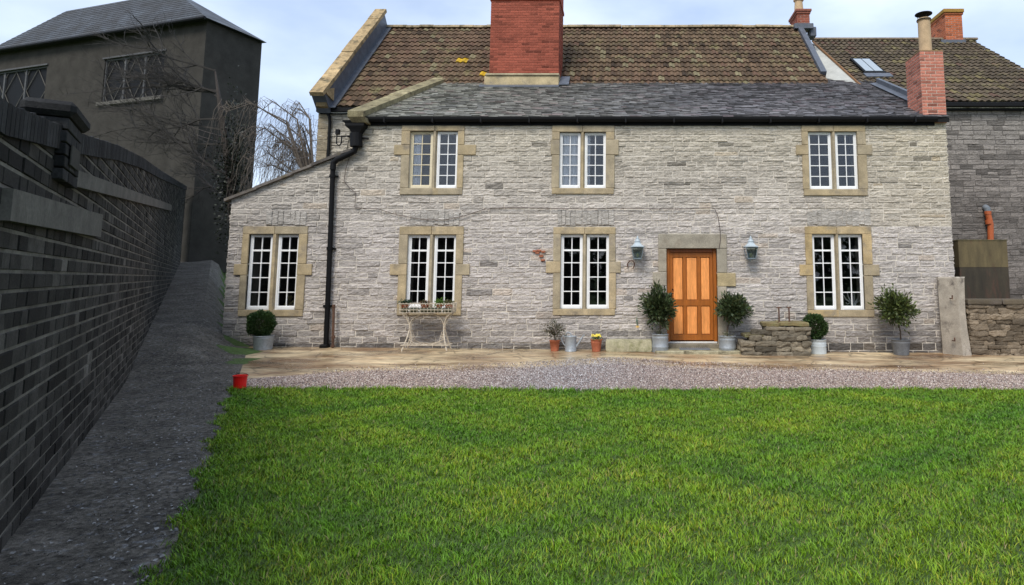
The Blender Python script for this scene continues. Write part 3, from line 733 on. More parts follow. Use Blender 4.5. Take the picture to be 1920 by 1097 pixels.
# ---- gutter, downpipe
b = MB()
xg0, xg1 = FX(684, 226)[0], FX(1752, 226)[0]; zg0, zg1 = FX(1175, 235, -.12)[1], FX(1175, 220, -.12)[1]
pr = []
for k in range(9):
    a = pi * k / 8; pr.append((-.03 - .075 * (1 + cos(a)), zg1 - .02 - .085 * sin(a)))
b.prism([(xg0, y, z) for y, z in [(-.015, zg1)] + [(-.18, zg1)] + pr], (xg1 - xg0, 0, 0))
b.box(xg0 + .02, xg1 - .02, -.045, .12, zg1 - .165, zg1 - .002)
for k in range(12):
    x = xg0 + .5 + (xg1 - xg0 - 1) * k / 11; b.box(x - .018, x + .018, -.195, -.02, zg1 - .125, zg1 + .004, .003)
b.build('gutter', M['black'], HOUSE)
def downpipe():
    P = lambda px, py, y: Vector((FX(px, py, y)[0], y, FX(px, py, y)[1]))
    b = MB()
    hc_ = P(668, 236, -.2); x = hc_.x
    prof = [(.30, .13, 0), (.30, .13, -.035), (.25, .11, -.05), (.24, .11, -.12), (.15, .08, -.2), (.10, .06, -.27)]
    zt = FX(668, 227, -.16)[1]
    prev = None
    for w_, d_, dz in prof:
        ring = [b.P((x - w_ * .95, -.14 - d_, zt + dz)), b.P((x + w_ * .75, -.14 - d_, zt + dz)), b.P((x + w_ * .75, -.02, zt + dz)), b.P((x - w_ * .95, -.02, zt + dz))]
        if prev:
            for k in range(4): b.Fa((prev[k], prev[(k + 1) % 4], ring[(k + 1) % 4], ring[k]))
        else: b.Fa(ring)
        prev = ring
    b.build('rain_hopper', M['black'], HOUSE)
    b = MB()
    b.tube([P(668, 250, -.13), P(668, 275, -.13)], .13, 12)
    b.tube([P(668, 272, -.12), P(664, 284, -.12), P(650, 291, -.12), P(632, 299, -.12), P(625, 306, -.12), P(624, 318, -.12)], .062, 12)
    b.tube([P(624.5, 306, -.1), P(620, 430, -.1), P(611, 650, -.1)], .052, 12)
    for (a, c) in ((618.5, 466), (612, 574), (623.5, 330)):
        q = P(a, c, -.1); b.tube([q - Vector((0, 0, .03)), q + Vector((0, 0, .03))], .066, 12); b.box(q.x - .1, q.x + .1, -.05, -.02, q.z - .02, q.z + .02, .003)
    b.box(P(609, 650, -.1).x - .08, P(609, 650, -.1).x + .08, -.2, -.02, -.02 + gz(-6.5), .07 + gz(-6.5), .02)
    b.build('downpipe', M['black'], HOUSE, smooth=False)
    b = MB(); x, z = FX(638, 256); b.tube([(x - .03, -.1, z + .1), (x - .03, -.1, z - .18), (x + .03, -.1, z - .24), (x + .08, -.1, z - .16), (x + .08, -.1, z)], .014)
    b.box(x - .06, x + .03, -.13, -.06, z + .02, z + .14, .01)
    x1, z1 = FX(655, 257); x2, _ = FX(694, 263); b.tube([(x1, -.09, z1), (x2, -.09, z1 - .06)], .025, 8); b.tube([(x - .02, -.1, z - .02), (x1, -.09, z1)], .012)
    b.build('wall_bracket', M['black'], HOUSE)
downpipe()
def facade_path(pts, y): return [(FX(a, c, y)[0], y, FX(a, c, y)[1]) for a, c in pts]
b = MB(); b.tube(facade_path([(656, 292), (648, 318), (645, 340), (655, 352), (667, 362), (666, 378), (665, 389), (690, 391), (710, 392), (745, 403), (790, 411), (830, 413), (870, 405), (905, 393), (925, 390), (980, 389), (1050, 391), (1100, 392), (1150, 390), (1200, 391), (1270, 392), (1330, 389), (1340, 391), (1346, 405), (1350, 430), (1351, 450), (1348, 466)], -.055), .0075, 5)
b.build('wall_cable', M['cable'], HOUSE)
# thin stone slates along the sloping top of the left wing wall + its lean-to roof behind
b = MB(); rr = random.Random(5)
x = XL - .12
while x < XG + .05:
    l = rr.uniform(.4, .8); z0 = wing_top(x); z1 = wing_top(min(x + l, XG + .05)); j = rr.uniform(-.01, .015); xe = min(x + l, XG + .06)
    b.prism([(x, -.10 + j, z0 - .02), (xe + .04, -.10 + j, z1 - .02), (xe + .04, -.10 + j, z1 + .035 + j), (x, -.10 + j, z0 + .035 + j)], (0, .6, 0), tuple(Vector((.13, .115, .10)) * rr.uniform(.7, 1.3)))
    x += l
b.build('verge_stones', M['coping'], HOUSE)

# ------------------------------------------------------------------ roofs
def tiles(b, P0, U, S, nu, nr, tw, gauge, colf, cut=None, seed=0, amp=.03):
    """P0 eave corner, U along unit, S upslope unit"""
    rnd = random.Random(seed); U = Vector(U).normalized(); S = Vector(S).normalized(); N_ = U.cross(S).normalized(); N_ = N_ if N_.z > 0 else -N_
    K = 6
    prof = [0, .75, 1, .75, .1, -.12, 0]
    for r in range(nr):
        s0 = r * gauge; dz = rnd.uniform(-.004, .004)
        for c in range(nu):
            u0 = c * tw; mid = P0 + U * (u0 + tw / 2) + S * (s0 + gauge / 2)
            if cut and not cut(mid): continue
            j = rnd.uniform(-.012, .012); lj = rnd.uniform(-.004, .006); col = colf(mid, rnd)
            lo, hi, dn = [], [], []
            for k in range(K + 1):
                h = prof[k] * amp; p = P0 + U * (u0 + tw * k / K)
                lo.append(b.P(p + S * (s0 + j) + N_ * (h + .042 + lj + dz))); hi.append(b.P(p + S * (s0 + gauge + .03) + N_ * (h + .006 + dz)))
                dn.append(b.P(p + S * (s0 + j + .003) + N_ * (h - .006)))
            for k in range(K):
                b.Fa((lo[k], lo[k + 1], hi[k + 1], hi[k]), col); b.Fa((dn[k], dn[k + 1], lo[k + 1], lo[k]), tuple(q * .6 for q in col))  # lips coloured darker to paint the shadow line under each row
def slates(b, P0, U, S, w, length, gauge, colf, seed=0, cut=None, lr=(.18, .38)):
    rnd = random.Random(seed); U = Vector(U).normalized(); S = Vector(S).normalized(); N_ = U.cross(S).normalized(); N_ = N_ if N_.z > 0 else -N_
    s = 0
    while s < length:
        g = gauge * rnd.uniform(.9, 1.1) * (1.15 - .3 * s / length); u = rnd.uniform(-.25, 0)
        while u < w:
            l = rnd.uniform(*lr); a, c = max(u, 0), min(u + l, w)
            if c - a > .02:
                mid = P0 + U * ((a + c) / 2) + S * (s + g / 2)
                if not cut or cut(mid):
                    col = colf(mid, rnd); j = rnd.uniform(-.012, .012); t = rnd.uniform(.014, .032); k = rnd.uniform(0, .006)
                    A = [b.P(P0 + U * (a + .002) + S * (s + j) + N_ * (t + k)), b.P(P0 + U * (c - .002) + S * (s + j + rnd.uniform(-.006, .006)) + N_ * t), b.P(P0 + U * (c - .002) + S * (s + g + .03) + N_ * .004), b.P(P0 + U * (a + .002) + S * (s + g + .03) + N_ * .004)]
                    B = [b.P(P0 + U * (a + .002) + S * (s + j) - N_ * .004), b.P(P0 + U * (c - .002) + S * (s + j) - N_ * .004)]
                    b.Fa(A, col); q_ = rnd.choice((.45, .7, 1.5)); b.Fa((B[0], B[1], A[1], A[0]), tuple(min(.6, v * q_) for v in col))  # random lip tone; the lighter ones paint edge highlights
            u += l
        s += g
# geometry of the ranges
zE = zg1 + .01
YT = FX(1175, 156, 3.95); TY, TZ = 3.95, YT[1]
sl_s = Vector((0, TY + .14, TZ - zE)); SLL = sl_s.length
xs0, xs1 = FX(684, 222)[0], XR + .03
def slate_col(P, r):
    t = min(1, max(0, (P.x + 5.5) / 8)); c = Vector((.235, .228, .19)).lerp(Vector((.14, .132, .135)), t)
    c = c * r.uniform(.8, 1.17) * (1 + .35 * fn(P.x * .5, P.y * .8, 2) + .15 * fn(P.x * 2, P.y * 2, 8))
    q = r.random()
    if q < .05: c = c * 1.35
    elif q < .12: c = Vector((c.x * 1.12, c.y * .95, c.z * .98))
    elif q < .17: c = c * .6
    return tuple(c)
b = MB(); slates(b, Vector((xs0, -.14, zE)), (1, 0, 0), sl_s, xs1 - xs0, SLL + .9, .10, slate_col, 4, lambda p: True, (.13, .28))
SR = b.build('slate_roof', M['slate'], HOUSE)
b = MB(); sn = sl_s.normalized()
b.prism([(xs0, -.12, zE - .02), (xs1, -.12, zE - .02), (xs1, -.12 + sn.y * 5.4, zE - .02 + sn.z * 5.4), (xs0, -.12 + sn.y * 5.4, zE - .02 + sn.z * 5.4)], (0, 0, -.1), (.1, .1, .1)); b.build('roof_boards', M['dark'], HOUSE)
# rear range
YR, ZR = 3.1, FX(600, 195, 3.1)[1]            # rear wall plane, its eave height
XRL = FX(598, 230, YR)[0]; XRR = 5.74
TP = radians(45); Srear = Vector((0, cos(TP), sin(TP)))
def ridge_at(py, y0, z0, pitch):
    for k in range(400):
        t = k * .02; y = y0 + t; z = z0 + t * tan(pitch)
        if (z - CAM_H) / 1 >= 0:
            dd = ray(1175, py); zz = CAM_H + (y + CAM_D) * dd.z / dd.y
            if z >= zz: return t
    return 4
tr = ridge_at(53, YR, ZR, TP); YRG, ZRG = YR + tr, ZR + tr * tan(TP)
LICH = [(FX(862, 110, 4.7), .2), (FX(906, 143, 4.2), .22)]
def tile_col(P, r):
    t = .5 + .5 * fn(P.x * .35, P.z * .5, 6) * 1.6; t = min(1, max(0, t)); xx = min(1, max(0, (P.x - 2) / 5))
    c = Vector((.125, .075, .046)).lerp(Vector((.105, .085, .045)), max(t * .5, xx * .3)) * r.uniform(.65, 1.35)
    q = r.random()
    if q < .035: c = Vector((.19, .16, .09)) * r.uniform(.8, 1.2)
    elif q < .12: c = c * .5
    elif q < .19: c = Vector((.13, .075, .047))
    for (lx, lz), rad in LICH:
        if abs(P.x - lx) < rad * .6 and abs(P.z - lz) < rad * .45: c = Vector((.55, .35, .02)) * r.uniform(.6, 1.1)
    return tuple(c)
roof_len = (Vector((0, YRG, ZRG)) - Vector((0, YR - .12, ZR - .12))).length
b = MB(); tw = .175; gauge = .29
xt0 = XRL + .22
nr = int(roof_len / gauge) ; gauge = roof_len / nr
tiles(b, Vector((xt0, YR - .12, ZR - .12)), (1, 0, 0), Srear, int((XRR - xt0) / tw) + 1, nr, tw, gauge, tile_col, seed=2, amp=.032)
TR = b.build('tiled_roof', M['tile'], HOUSE)
b = MB(); b.prism([(XRL + .1, YR - .1, ZR - .16), (XRR, YR - .1, ZR - .16), (XRR, YRG, ZRG - .06), (XRL + .1, YRG, ZRG - .06)], (0, 0, -.12)); 
b.prism([(XRL + .1, YRG, ZRG - .06), (XRR, YRG, ZRG - .06), (XRR, YRG + tr, ZR), (XRL + .1, YRG + tr, ZR)], (0, 0, -.12)); b.build('rear_roof_slope', M['tile'], HOUSE)
b = MB(); rr = random.Random(3); x = xt0 - .1            # ridge tiles
while x < XRR + .05:
    l = .45; c = tuple(Vector((.34, .27, .17)) * rr.uniform(.75, 1.2)); j = rr.uniform(-.012, .012)
    pr = [(YRG + .15 * cos(a), ZRG + .0 + j + .11 * sin(a)) for a in np.linspace(-.1, pi + .1, 8)]
    b.prism([(x + .004, y, z) for y, z in pr], (min(l, XRR + .1 - x) - .008, 0, 0), c); x += l
b.build('ridge_tiles', M['coping'], TR)
# rear walls
b = MB(); Wr = XRR - XRL
masonry(b, (XRL, YR, 0), (1, 0, 0), (0, -1, 0), XG + .6 - XRL, -.1, ZR - .05, (), (.11, .16), (.2, .5), .012, .022, facade_col, seed=8)
backing(b, (XRL, YR, 0), (1, 0, 0), (0, -1, 0), Wr, -.3, ZR - .17, (), None, .4, (.36, .33, .29))
for k in range(24):                                  # dressed quoins at the left corner
    z0 = ZR - .1 - .30 * (k + 1); ww = .38 if k % 2 else .26
    if z0 > 0: b.box(XRL - .012, XRL + ww, YR - .035, YR + .4, z0 + .004, z0 + .296, .008, tuple(Vector((.34, .28, .19)) * random.uniform(.85, 1.1)))
# gable triangle left
b.prism([(XRL, YR + .4, -.2), (XRL, YR + 2 * tr - .4, -.2), (XRL, YR + 2 * tr - .4, ZR), (XRL, YRG, ZRG), (XRL, YR + .4, ZR)], (.38, 0, 0), (.34, .31, .27))
b.build('rear_wall', M['stone'], HOUSE)
# parapet on left gable: coping stones over lead clad upstand
def raked(b, X0, X1, ya, za, yb, zb, thick, n, cf, rr, lift=0):
    for k in range(n):
        t0, t1 = k / n, (k + 1) / n; e = .004
        p0 = Vector((X0, ya + (yb - ya) * t0, za + (zb - za) * t0)); p1 = Vector((X0, ya + (yb - ya) * t1, za + (zb - za) * t1))
        d = (p1 - p0).normalized(); nrm = Vector((0, -d.z, d.y)); nrm = nrm if nrm.z > 0 else -nrm
        p0 += d * e; p1 -= d * e; j = rr.uniform(-.01, .01)
        b.prism([p0 + nrm * lift, p1 + nrm * lift, p1 + nrm * (lift + thick + j), p0 + nrm * (lift + thick + j)], (X1 - X0, 0, 0), cf())
rr = random.Random(9); b = MB()
cf = lambda: tuple(Vector((.40, .29, .155)) * rr.uniform(.75, 1.12))
LFT = .50
raked(b, XRL + .06, XRL + .42, YR - .32, ZR - .32, YRG + .1, ZRG + .1, .11, 7, cf, rr, LFT)
b.prism([(XRL + .05, YR - .50, ZR + .14), (XRL + .05, YR - .1, ZR + .06), (XRL + .05, YR - .1, ZR + .42), (XRL + .05, YR - .55, ZR + .24)], (.37, 0, 0), cf())
b.prism([(XRL + .08, YR - .36, ZR - .16), (XRL + .08, YR - .0, ZR - .25), (XRL + .08, YR - .0, ZR + .1), (XRL + .08, YR - .42, ZR + .13)], (.28, 0, 0), tuple(Vector(cf()) * .7))
b.build('gable_coping', M['coping'], TR)
def bsplit(b, n): b.build(n, M['lead'], TR); return MB()
b = MB(); nrm = Vector((0, -sin(TP), cos(TP)))
p0 = Vector((XRL + .02, YR - .22, ZR - .22)); p1 = Vector((XRL + .02, YRG, ZRG))
b.prism([p0 - nrm * .1, p1 - nrm * .1, p1 + nrm * LFT, p0 + nrm * LFT], (.36, 0, 0))
b = bsplit(b, 'lead_flashing'); b.prism([p0 + Vector((.36, 0, 0)) + nrm * .055, p1 + Vector((.36, 0, 0)) + nrm * .055, p1 + Vector((.36, 0, 0)) + nrm * .075, p0 + Vector((.36, 0, 0)) + nrm * .075], (.16, 0, 0))
# right verge flashing of the rear range
b = bsplit(b, 'lead_flashing')
q0 = Vector((XRR - .06, YR + 1.15, ZR + 1.15)); q1 = Vector((XRR - .06, YRG - .1, ZRG - .1))
b.prism([q0 - nrm * .05, q1 - nrm * .05, q1 + nrm * .16, q0 + nrm * .16], (.17, 0, 0))
b.build('lead_flashing', M['lead'], TR)
b = MB(); b.box(XRL - .02, XG + .8, YR - .17, YR - .005, ZR - .26, ZR - .14, .01); b.box(XRL + .05, XG + .8, YR - .06, YR - .004, ZR - .3, ZR - .262)
x_, z_ = FX(619, 208, YR - .1); b.tube([(x_ - .12, YR - .1, ZR - .24), (x_ - .02, YR - .1, ZR - .36), (x_, YR - .08, ZR - .5), (x_, YR - .08, 3.2)], .04, 8)
b.build('rear_gutter', M['black'], HOUSE)
# front range left coping
rr = random.Random(4); b = MB(); X0 = FX(655, 215, -.2)[0]
n = 8; p_a = Vector((X0, -.30, zE + .03)); p_b = Vector((X0 + .55, TY + .55, TZ + .34))
for k in range(n):
    t0, t1 = k / n, (k + 1) / n; a = p_a.lerp(p_b, t0); c = p_a.lerp(p_b, t1); d = (c - a).normalized(); a += d * .005; c -= d * .005; j = rr.uniform(-.01, .012)
    b.prism([a + Vector((0, 0, -.08)), a + Vector((.35, 0, -.08)), a + Vector((.35, 0, .05 + j)), a + Vector((0, 0, .07 + j))], c - a, tuple(Vector((.30, .26, .15)) * rr.uniform(.65, 1.15)))
b.prism([(X0 + .1, -.26, zE - .16), (X0 + .42, -.26, zE - .16), (X0 + .40, -.34, zE - .05), (X0 + .02, -.34, zE - .05)], (0, .4, 0), (.2, .17, .1))
b.build('raked_coping', M['coping'], SR)
b = MB(); b.prism([(X0 + .1, .02, ZE - .3), (X0 + .1, TY + .4, ZE - .3), (X0 + .1, TY + .4, TZ + .1), (X0 + .1, 0.02, zE)], (.3, 0, 0), (.32, .29, .22)); b.build('gable_wall', M['stone'], HOUSE)

# ------------------------------------------------------------------ chimneys
def stack(parent, name, x0, x1, y0, y1, z0, z1, col, mort, ln=.225, chh=.075, seed=0, cap=True, mname='brick'):
    b = MB(); b.mi = 1
    b.box(x0 + .004, x1 - .004, y0 + .004, y1 - .004, z0, z1)
    b.mi = 0; cf = brick_cols(col); hh = (z1 - z0) / max(1, round((z1 - z0) / chh))
    kw = dict(ch=(hh, hh), ln=(ln, ln), gap=.010, relief=.004, colf=cf, fine=False)
    masonry(b, (x0, y0, 0), (1, 0, 0), (0, -1, 0), x1 - x0, z0, z1, seed=seed, **kw)
    masonry(b, (x0, y1, 0), (0, -1, 0), (-1, 0, 0), y1 - y0, z0, z1, seed=seed + 1, **kw)
    masonry(b, (x1, y0, 0), (0, 1, 0), (1, 0, 0), y1 - y0, z0, z1, seed=seed + 2, **kw)
    return b.build(name, [M['brick'], mort], parent)
M['redmortar'] = mat('red_washed_mortar', (.30, .105, .07), .95, s1=3, a1=.3, s2=30, a2=.15, bump=.4, bs=60, spec=.1)
YC = 3.55
cx0, cx1 = FX(919, 80, YC)[0], FX(1048, 80, YC)[0]; cz0 = FX(980, 142, YC)[1]
c1 = stack(SR, 'chimney', cx0, cx1, YC, YC + 1.1, cz0, 9.42, (.29, .078, .048), M['redmortar'], seed=11)
b = MB(); zt = 9.42
b.box(cx0 - .03, cx1 + .03, YC - .03, YC + 1.13, zt, zt + .09, .006, (.33, .07, .04)); b.box(cx0 - .005, cx1 + .005, YC - .005, YC + 1.105, zt + .09, zt + .75, .006, (.33, .07, .04)); b.box(cx0 - .05, cx1 + .05, YC - .05, YC + 1.15, zt + .75, zt + .9, .01, (.3, .1, .06))
b.build('chimney_head', M['brick'], SR)
b = MB(); zb = FX(980, 160, YC - .1)[1]
b.box(FX(908, 150, YC - .08)[0], cx1 + .02, YC - .10, YC + 1.1, zb, cz0 - .03, .02, (.45, .36, .21)); b.box(cx0 - .08, cx1 + .03, YC - .14, YC + 1.12, cz0 - .03, cz0 + .03, .012, (.36, .31, .2))
b.build('chimney_plinth', M['ham'], SR)
b = MB(); b.prism([(cx0 - .25, YC - .13, zb - .02), (cx1 + .04, YC - .13, zb - .02), (cx1 + .04, YC - .33, zb - .115), (cx0 - .2, YC - .33, zb - .115)], (0, 0, .03))
b.prism([(cx1 + .03, YC - .2, zb - .02), (cx1 + .3, YC - .1, zb + .02), (cx1 + .28, YC + .5, zb + .42), (cx1 + .03, YC + .5, zb + .42)], (0, 0, .03)); b.build('chimney_flashing', M['lead'], SR)
# right front chimney
fx0, fx1 = 6.62, 7.15
fz1 = FX(1755, 97, -.0)[1]; fz0 = ZE - .06
c3 = stack(SR, 'chimney', fx0, fx1, -.02, .72, fz0, fz1, (.46, .175, .12), M['bmortar'], seed=21)
M['pinkmortar'] = mat('pale_mortar', (.55, .46, .38), .95, s1=3, a1=.15, s2=30, a2=.1, bump=.3, bs=60, spec=.1)
c3.data.materials[1] = M['pinkmortar']
b = MB(); b.box(fx0 - .006, fx1 + .006, -.026, .73, fz1, fz1 + .03, .01, (.5, .42, .33)); b.build('chimney_cap', M['clay'], SR)
pc = (hit(1735, 90, (0, .38, 0), (0, 1, 0)).x, .38)
ph = FX(1735, 36, .38)[1] - fz1 - .03
b = MB(); b.lathe([(.145, 0), (.14, .1), (.135, ph - .06), (.15, ph - .055), (.15, ph), (.11, ph), (.11, ph - .1)], (pc[0], pc[1], fz1 + .03), 24); b.build('chimney_pot', M['clay'], SR, smooth=False)
b = MB(); zt = fz1 + .03 + ph
for k in range(3): a = k * 2.1 + .5; b.tube([(pc[0] + .13 * cos(a), pc[1] + .13 * sin(a), zt - .08), (pc[0] + .13 * cos(a), pc[1] + .13 * sin(a), zt + .13)], .007, 5)
b.lathe([(.16, zt - .045), (.16, zt - .02)], (pc[0], pc[1], 0), 20); b.lathe([(.19, zt + .11), (.19, zt + .125), (.09, zt + .165), (.0, zt + .18)], (pc[0], pc[1], 0), 24); b.build('chimney_cowl', M['black'], SR)
# lead along the right verge of the slates
b = MB(); b.prism([(6.35, -.12, zE - .01), (fx1 + .02, .70, zE + .44), (fx1 + .02, .78, zE + .56), (6.45, -.0, zE + .12)], (.06, .05, .02)); 
a0 = Vector((7.06, .72, zE + .02 + .86 * sl_s.z / sl_s.y)); a1 = Vector((7.06, 3.6, zE + .02 + 3.74 * sl_s.z / sl_s.y))
b.prism([a0, a1, a1 + Vector((0, 0, .19)), a0 + Vector((0, 0, .19))], (.1, 0, 0)); b.prism([a0 - Vector((.18, 0, -.03)), a1 - Vector((.18, 0, -.03)), a1 + Vector((0, 0, .05)), a0 + Vector((0, 0, .05))], (.0, 0, .012)); b.build('lead_verge', M['lead'], SR)
# ridge chimney, right end of the rear range
rx0, rx1 = FX(1495, 40, YRG - .2)[0], FX(1518, 40, YRG - .2)[0]; rz0, rz1 = ZRG - .1, FX(1505, 26, YRG - .2)[1]
c2 = stack(TR, 'chimney', rx0, rx1, YRG - .22, YRG + .65, rz0, rz1, (.27, .075, .045), M['bmortar'], seed=31)
b = MB(); b.box(rx0 - .03, rx1 + .03, YRG - .25, YRG + .68, rz1, rz1 + .07, .006, (.26, .1, .07)); b.box(rx0 - .06, rx1 + .06, YRG - .28, YRG + .71, rz1 + .07, rz1 + .15, .006, (.26, .1, .07)); b.build('chimney_head', M['brick'], TR)
pcx, pcy = (rx0 + rx1) / 2 - .06, YRG + .1; b = MB(); b.lathe([(.16, 0), (.15, .12), (.13, .4), (.17, .43), (.17, .52), (.1, .52)], (pcx, pcy, rz1 + .15), 20); b.build('chimney_pot', M['clay'], TR)
b = MB(); b.box(rx0 - .12, rx1 + .1, YRG - .3, YRG - .1, ZRG - .12, ZRG + .06, .01); b.box(rx1 + .02, rx1 + .22, YRG - .2, YRG + .2, ZRG - .35, ZRG - .02, .02); b.build('chimney_flashing', M['lead'], TR)

# ------------------------------------------------------------------ ANNEXE on the right
ANX = thing('stone_annexe', (9.4, 3, 0), 'darker stone building with brown tiled roof and small skylight, right of the farmhouse', 'building')
AO = ANX.location
def apart(b, name, m, parent=None, smooth=False):
    b.v = [(x - AO.x, y - AO.y, z - AO.z) for x, y, z in b.v]; return b.build(name, m, parent or ANX, smooth)
AY = 3.0; AZ = FX(1850, 193, AY - .1)[1]; AX0, AX1 = 6.65, 12.15
td = ray(1650, 76); AP = radians(35.5); ta = ridge_at(76, AY - .15, AZ, AP)
AYR, AZR = AY - .15 + ta, AZ + ta * tan(AP)
b = MB(); masonry(b, (7.1, AY, 0), (1, 0, 0), (0, -1, 0), AX1 - 7.1, -.2, AZ - .05, (), (.12, .165), (.22, .5), .010, .012, annexe_col, seed=41)
backing(b, (AX0, AY, 0), (1, 0, 0), (0, -1, 0), AX1 - AX0, -.3, AZ - .1, (), None, .4, (.12, .11, .10))
b.prism([(AX0, AY + .4, -.3), (AX0, AY + 2 * ta - .4, -.3), (AX0, AY + 2 * ta - .4, AZ - .1), (AX0, AYR, AZR - .1), (AX0, AY + .4, AZ)], (.35, 0, 0), (.2, .18, .16))
b.prism([(AX1 - .35, AY + .4, -.3), (AX1 - .35, AY + 2 * ta - .4, -.3), (AX1 - .35, AY + 2 * ta - .4, AZ - .1), (AX1 - .35, AYR, AZR - .1), (AX1 - .35, AY + .4, AZ)], (.35, 0, 0), (.2, .18, .16))
apart(b, 'wall', M['darkstone'])
def atile(P, r):
    c = Vector((.098, .074, .048)) * r.uniform(.65, 1.3)
    q = r.random()
    if q < .04: c = Vector((.16, .13, .06)) * r.uniform(.8, 1.2)
    elif q < .09: c = Vector((.12, .07, .05))
    return tuple(c)
sa = Vector((0, cos(AP), sin(AP))); la = (Vector((0, AYR, AZR)) - Vector((0, AY - .15, AZ))).length
skx0, skz0 = FX(1607, 112, 5.6); 
b = MB(); nr = int(la / .31); tiles(b, Vector((AX0, AY - .15, AZ)), (1, 0, 0), sa, int((AX1 + .05 - AX0) / .19) + 1, nr, .19, la / nr, atile, seed=6, amp=.034)
AR = apart(b, 'roof', M['tile'])
b = MB(); b.prism([(AX0, AY - .13, AZ - .05), (AX1 + .1, AY - .13, AZ - .05), (AX1 + .1, AYR, AZR - .05), (AX0, AYR, AZR - .05)], (0, 0, -.1)); b.prism([(AX0, AYR, AZR - .05), (AX1 + .1, AYR, AZR - .05), (AX1 + .1, AYR + ta, AZ - .05), (AX0, AYR + ta, AZ - .05)], (0, 0, -.1)); apart(b, 'rear_roof_slope', M['tile'])
b = MB(); rr = random.Random(13); x = AX0
while x < AX1:
    pr = [(AYR + .14 * cos(a), AZR + .0 + .10 * sin(a)) for a in np.linspace(-.1, pi + .1, 8)]; b.prism([(x + .004, y, z) for y, z in pr], (.44, 0, 0), tuple(Vector((.22, .17, .12)) * rr.uniform(.75, 1.2))); x += .45
apart(b, 'ridge_tiles', M['coping'], AR)
b = MB(); b.box(7.16, AX1 + .1, AY - .25, AY - .12, AZ - .13, AZ - .02, .01); b.box(7.16, AX1, AY - .11, AY - .003, AZ - .2, AZ - .06); apart(b, 'gutter', M['black'])
# rooflight
def on_roof(px, py, lift):
    nn = Vector((0, -sin(AP), cos(AP))); return hit(px, py, Vector((0, AY - .15, AZ)) + nn * lift, nn)
b = MB(); c4 = [on_roof(1598, 112, .06), on_roof(1632, 112, .06), on_roof(1652, 136, .06), on_roof(1624, 136, .06)]
nn = Vector((0, -sin(AP), cos(AP))); xa = (c4[0].x + c4[3].x) / 2; xb = (c4[1].x + c4[2].x) / 2; pa_ = c4[0]; pb_ = c4[3]
def rp(x, t, l):
    return Vector((x, pb_.y + (pa_.y - pb_.y) * t, pb_.z + (pa_.z - pb_.z) * t)) + nn * l
def rbox(b, x0, x1, t0, t1, l0, l1, col=None): b.prism([rp(x0, t0, l0), rp(x1, t0, l0), rp(x1, t1, l0), rp(x0, t1, l0)], nn * (l1 - l0), col)
rbox(b, xa - .06, xb + .06, -.06, 1.06, -.06, .03, (.5, .5, .5)); rfl = apart(b, 'rooflight', M['black'], AR)
b = MB(); M['skyglass'] = mat('rooflight_glass', (.30, .34, .36), .12, a1=.05, a2=0, bump=0, spec=.8)
xm = (xa + xb) / 2; rbox(b, xa, xm - .015, .03, .97, .03, .045); rbox(b, xm + .015, xb, .03, .97, .03, .045); apart(b, 'rooflight_glass', M['skyglass'], AR)
b = MB(); rbox(b, xa - .12, xb + .16, -.32, -.07, -.03, .02); apart(b, 'rooflight_flashing', M['lead'], AR)
# ridge chimney at the right
ax0, ax1 = FX(1770, 50, AYR - .2)[0], FX(1802, 50, AYR - .2)[0]; az1 = FX(1785, 30, AYR - .2)[1]
b = MB(); b.mi = 1; b.box(ax0 + .004, ax1 - .004, AYR - .3, AYR + .9, AZR - .4, az1); b.mi = 0
kw = dict(ch=(.075, .075), ln=(.225, .225), gap=.010, relief=.004, colf=brick_cols((.45, .125, .05)), fine=False)
masonry(b, (ax0, AYR - .304, 0), (1, 0, 0), (0, -1, 0), ax1 - ax0, AZR - .4, az1, seed=51, **kw); masonry(b, (ax0, AYR + .9, 0), (0, -1, 0), (-1, 0, 0), 1.2, AZR - .4, az1, seed=52, **kw)
b.box(ax0 - .03, ax1 + .03, AYR - .34, AYR + .94, az1, az1 + .07, .006, (.4, .13, .06)); b.box(ax0 - .07, ax1 + .05, AYR - .38, AYR + .98, az1 + .07, az1 + .2, .01, (.33, .19, .045))
apart(b, 'chimney', [M['brick'], M['bmortar']], AR)
b = MB(); b.box(ax0 - .2, ax1 + .06, AYR - .36, AYR - .31, AZR - .36, AZR - .1, .01); apart(b, 'chimney_flashing', M['lead'], AR)
# rendered cheek wall between the two roofs
b = MB(); k0 = Vector((XRR + .10, 4.3, FX(1549, 156, 4.3)[1])); k1 = Vector((AX0 + .02, 3.6, FX(1612, 166, 3.6)[1])); ktop = Vector((XRR + .12, YRG - .4, FX(1515, 74, YRG - .4)[1]))
ktop = Vector((AX0 - .12, AYR - .5, AZR - .28))
b.prism([k0 - Vector((0, 0, .3)), k1 - Vector((0, 0, .3)), k1 + Vector((0, 0, .05)), ktop, k0], (.12, .1, 0)); apart(b, 'cheek_wall', M['render'])
b = MB(); p1_ = k1 + Vector((-.02, -.03, .04)); b.tube([p1_, ktop + Vector((-.02, -.03, .02))], .035, 5, (.4, .28, .18)); apart(b, 'verge_pointing', M['clay'], AR)
# orange waste pipe
b = MB(); P = lambda px, py, y: Vector((FX(px, py, y)[0], y, FX(px, py, y)[1]))
b.tube([P(1852, 400, AY - .12), P(1857, 420, AY - .12), P(1858, 470, AY - .12)], .075, 14); b.tube([P(1853, 412, AY - .12), P(1854.5, 420, AY - .12)], .088, 14); b.tube([P(1852, 396, AY - .12), P(1852.3, 402, AY - .12)], .085, 14); apart(b, 'waste_pipe', M['orange'])
b = MB(); b.tube([P(1846, 391, AY + .05), P(1848, 389, AY - .06), P(1851, 391, AY - .12), P(1852, 398, AY - .12)], .08, 14); apart(b, 'pipe_elbow', M['grey'])

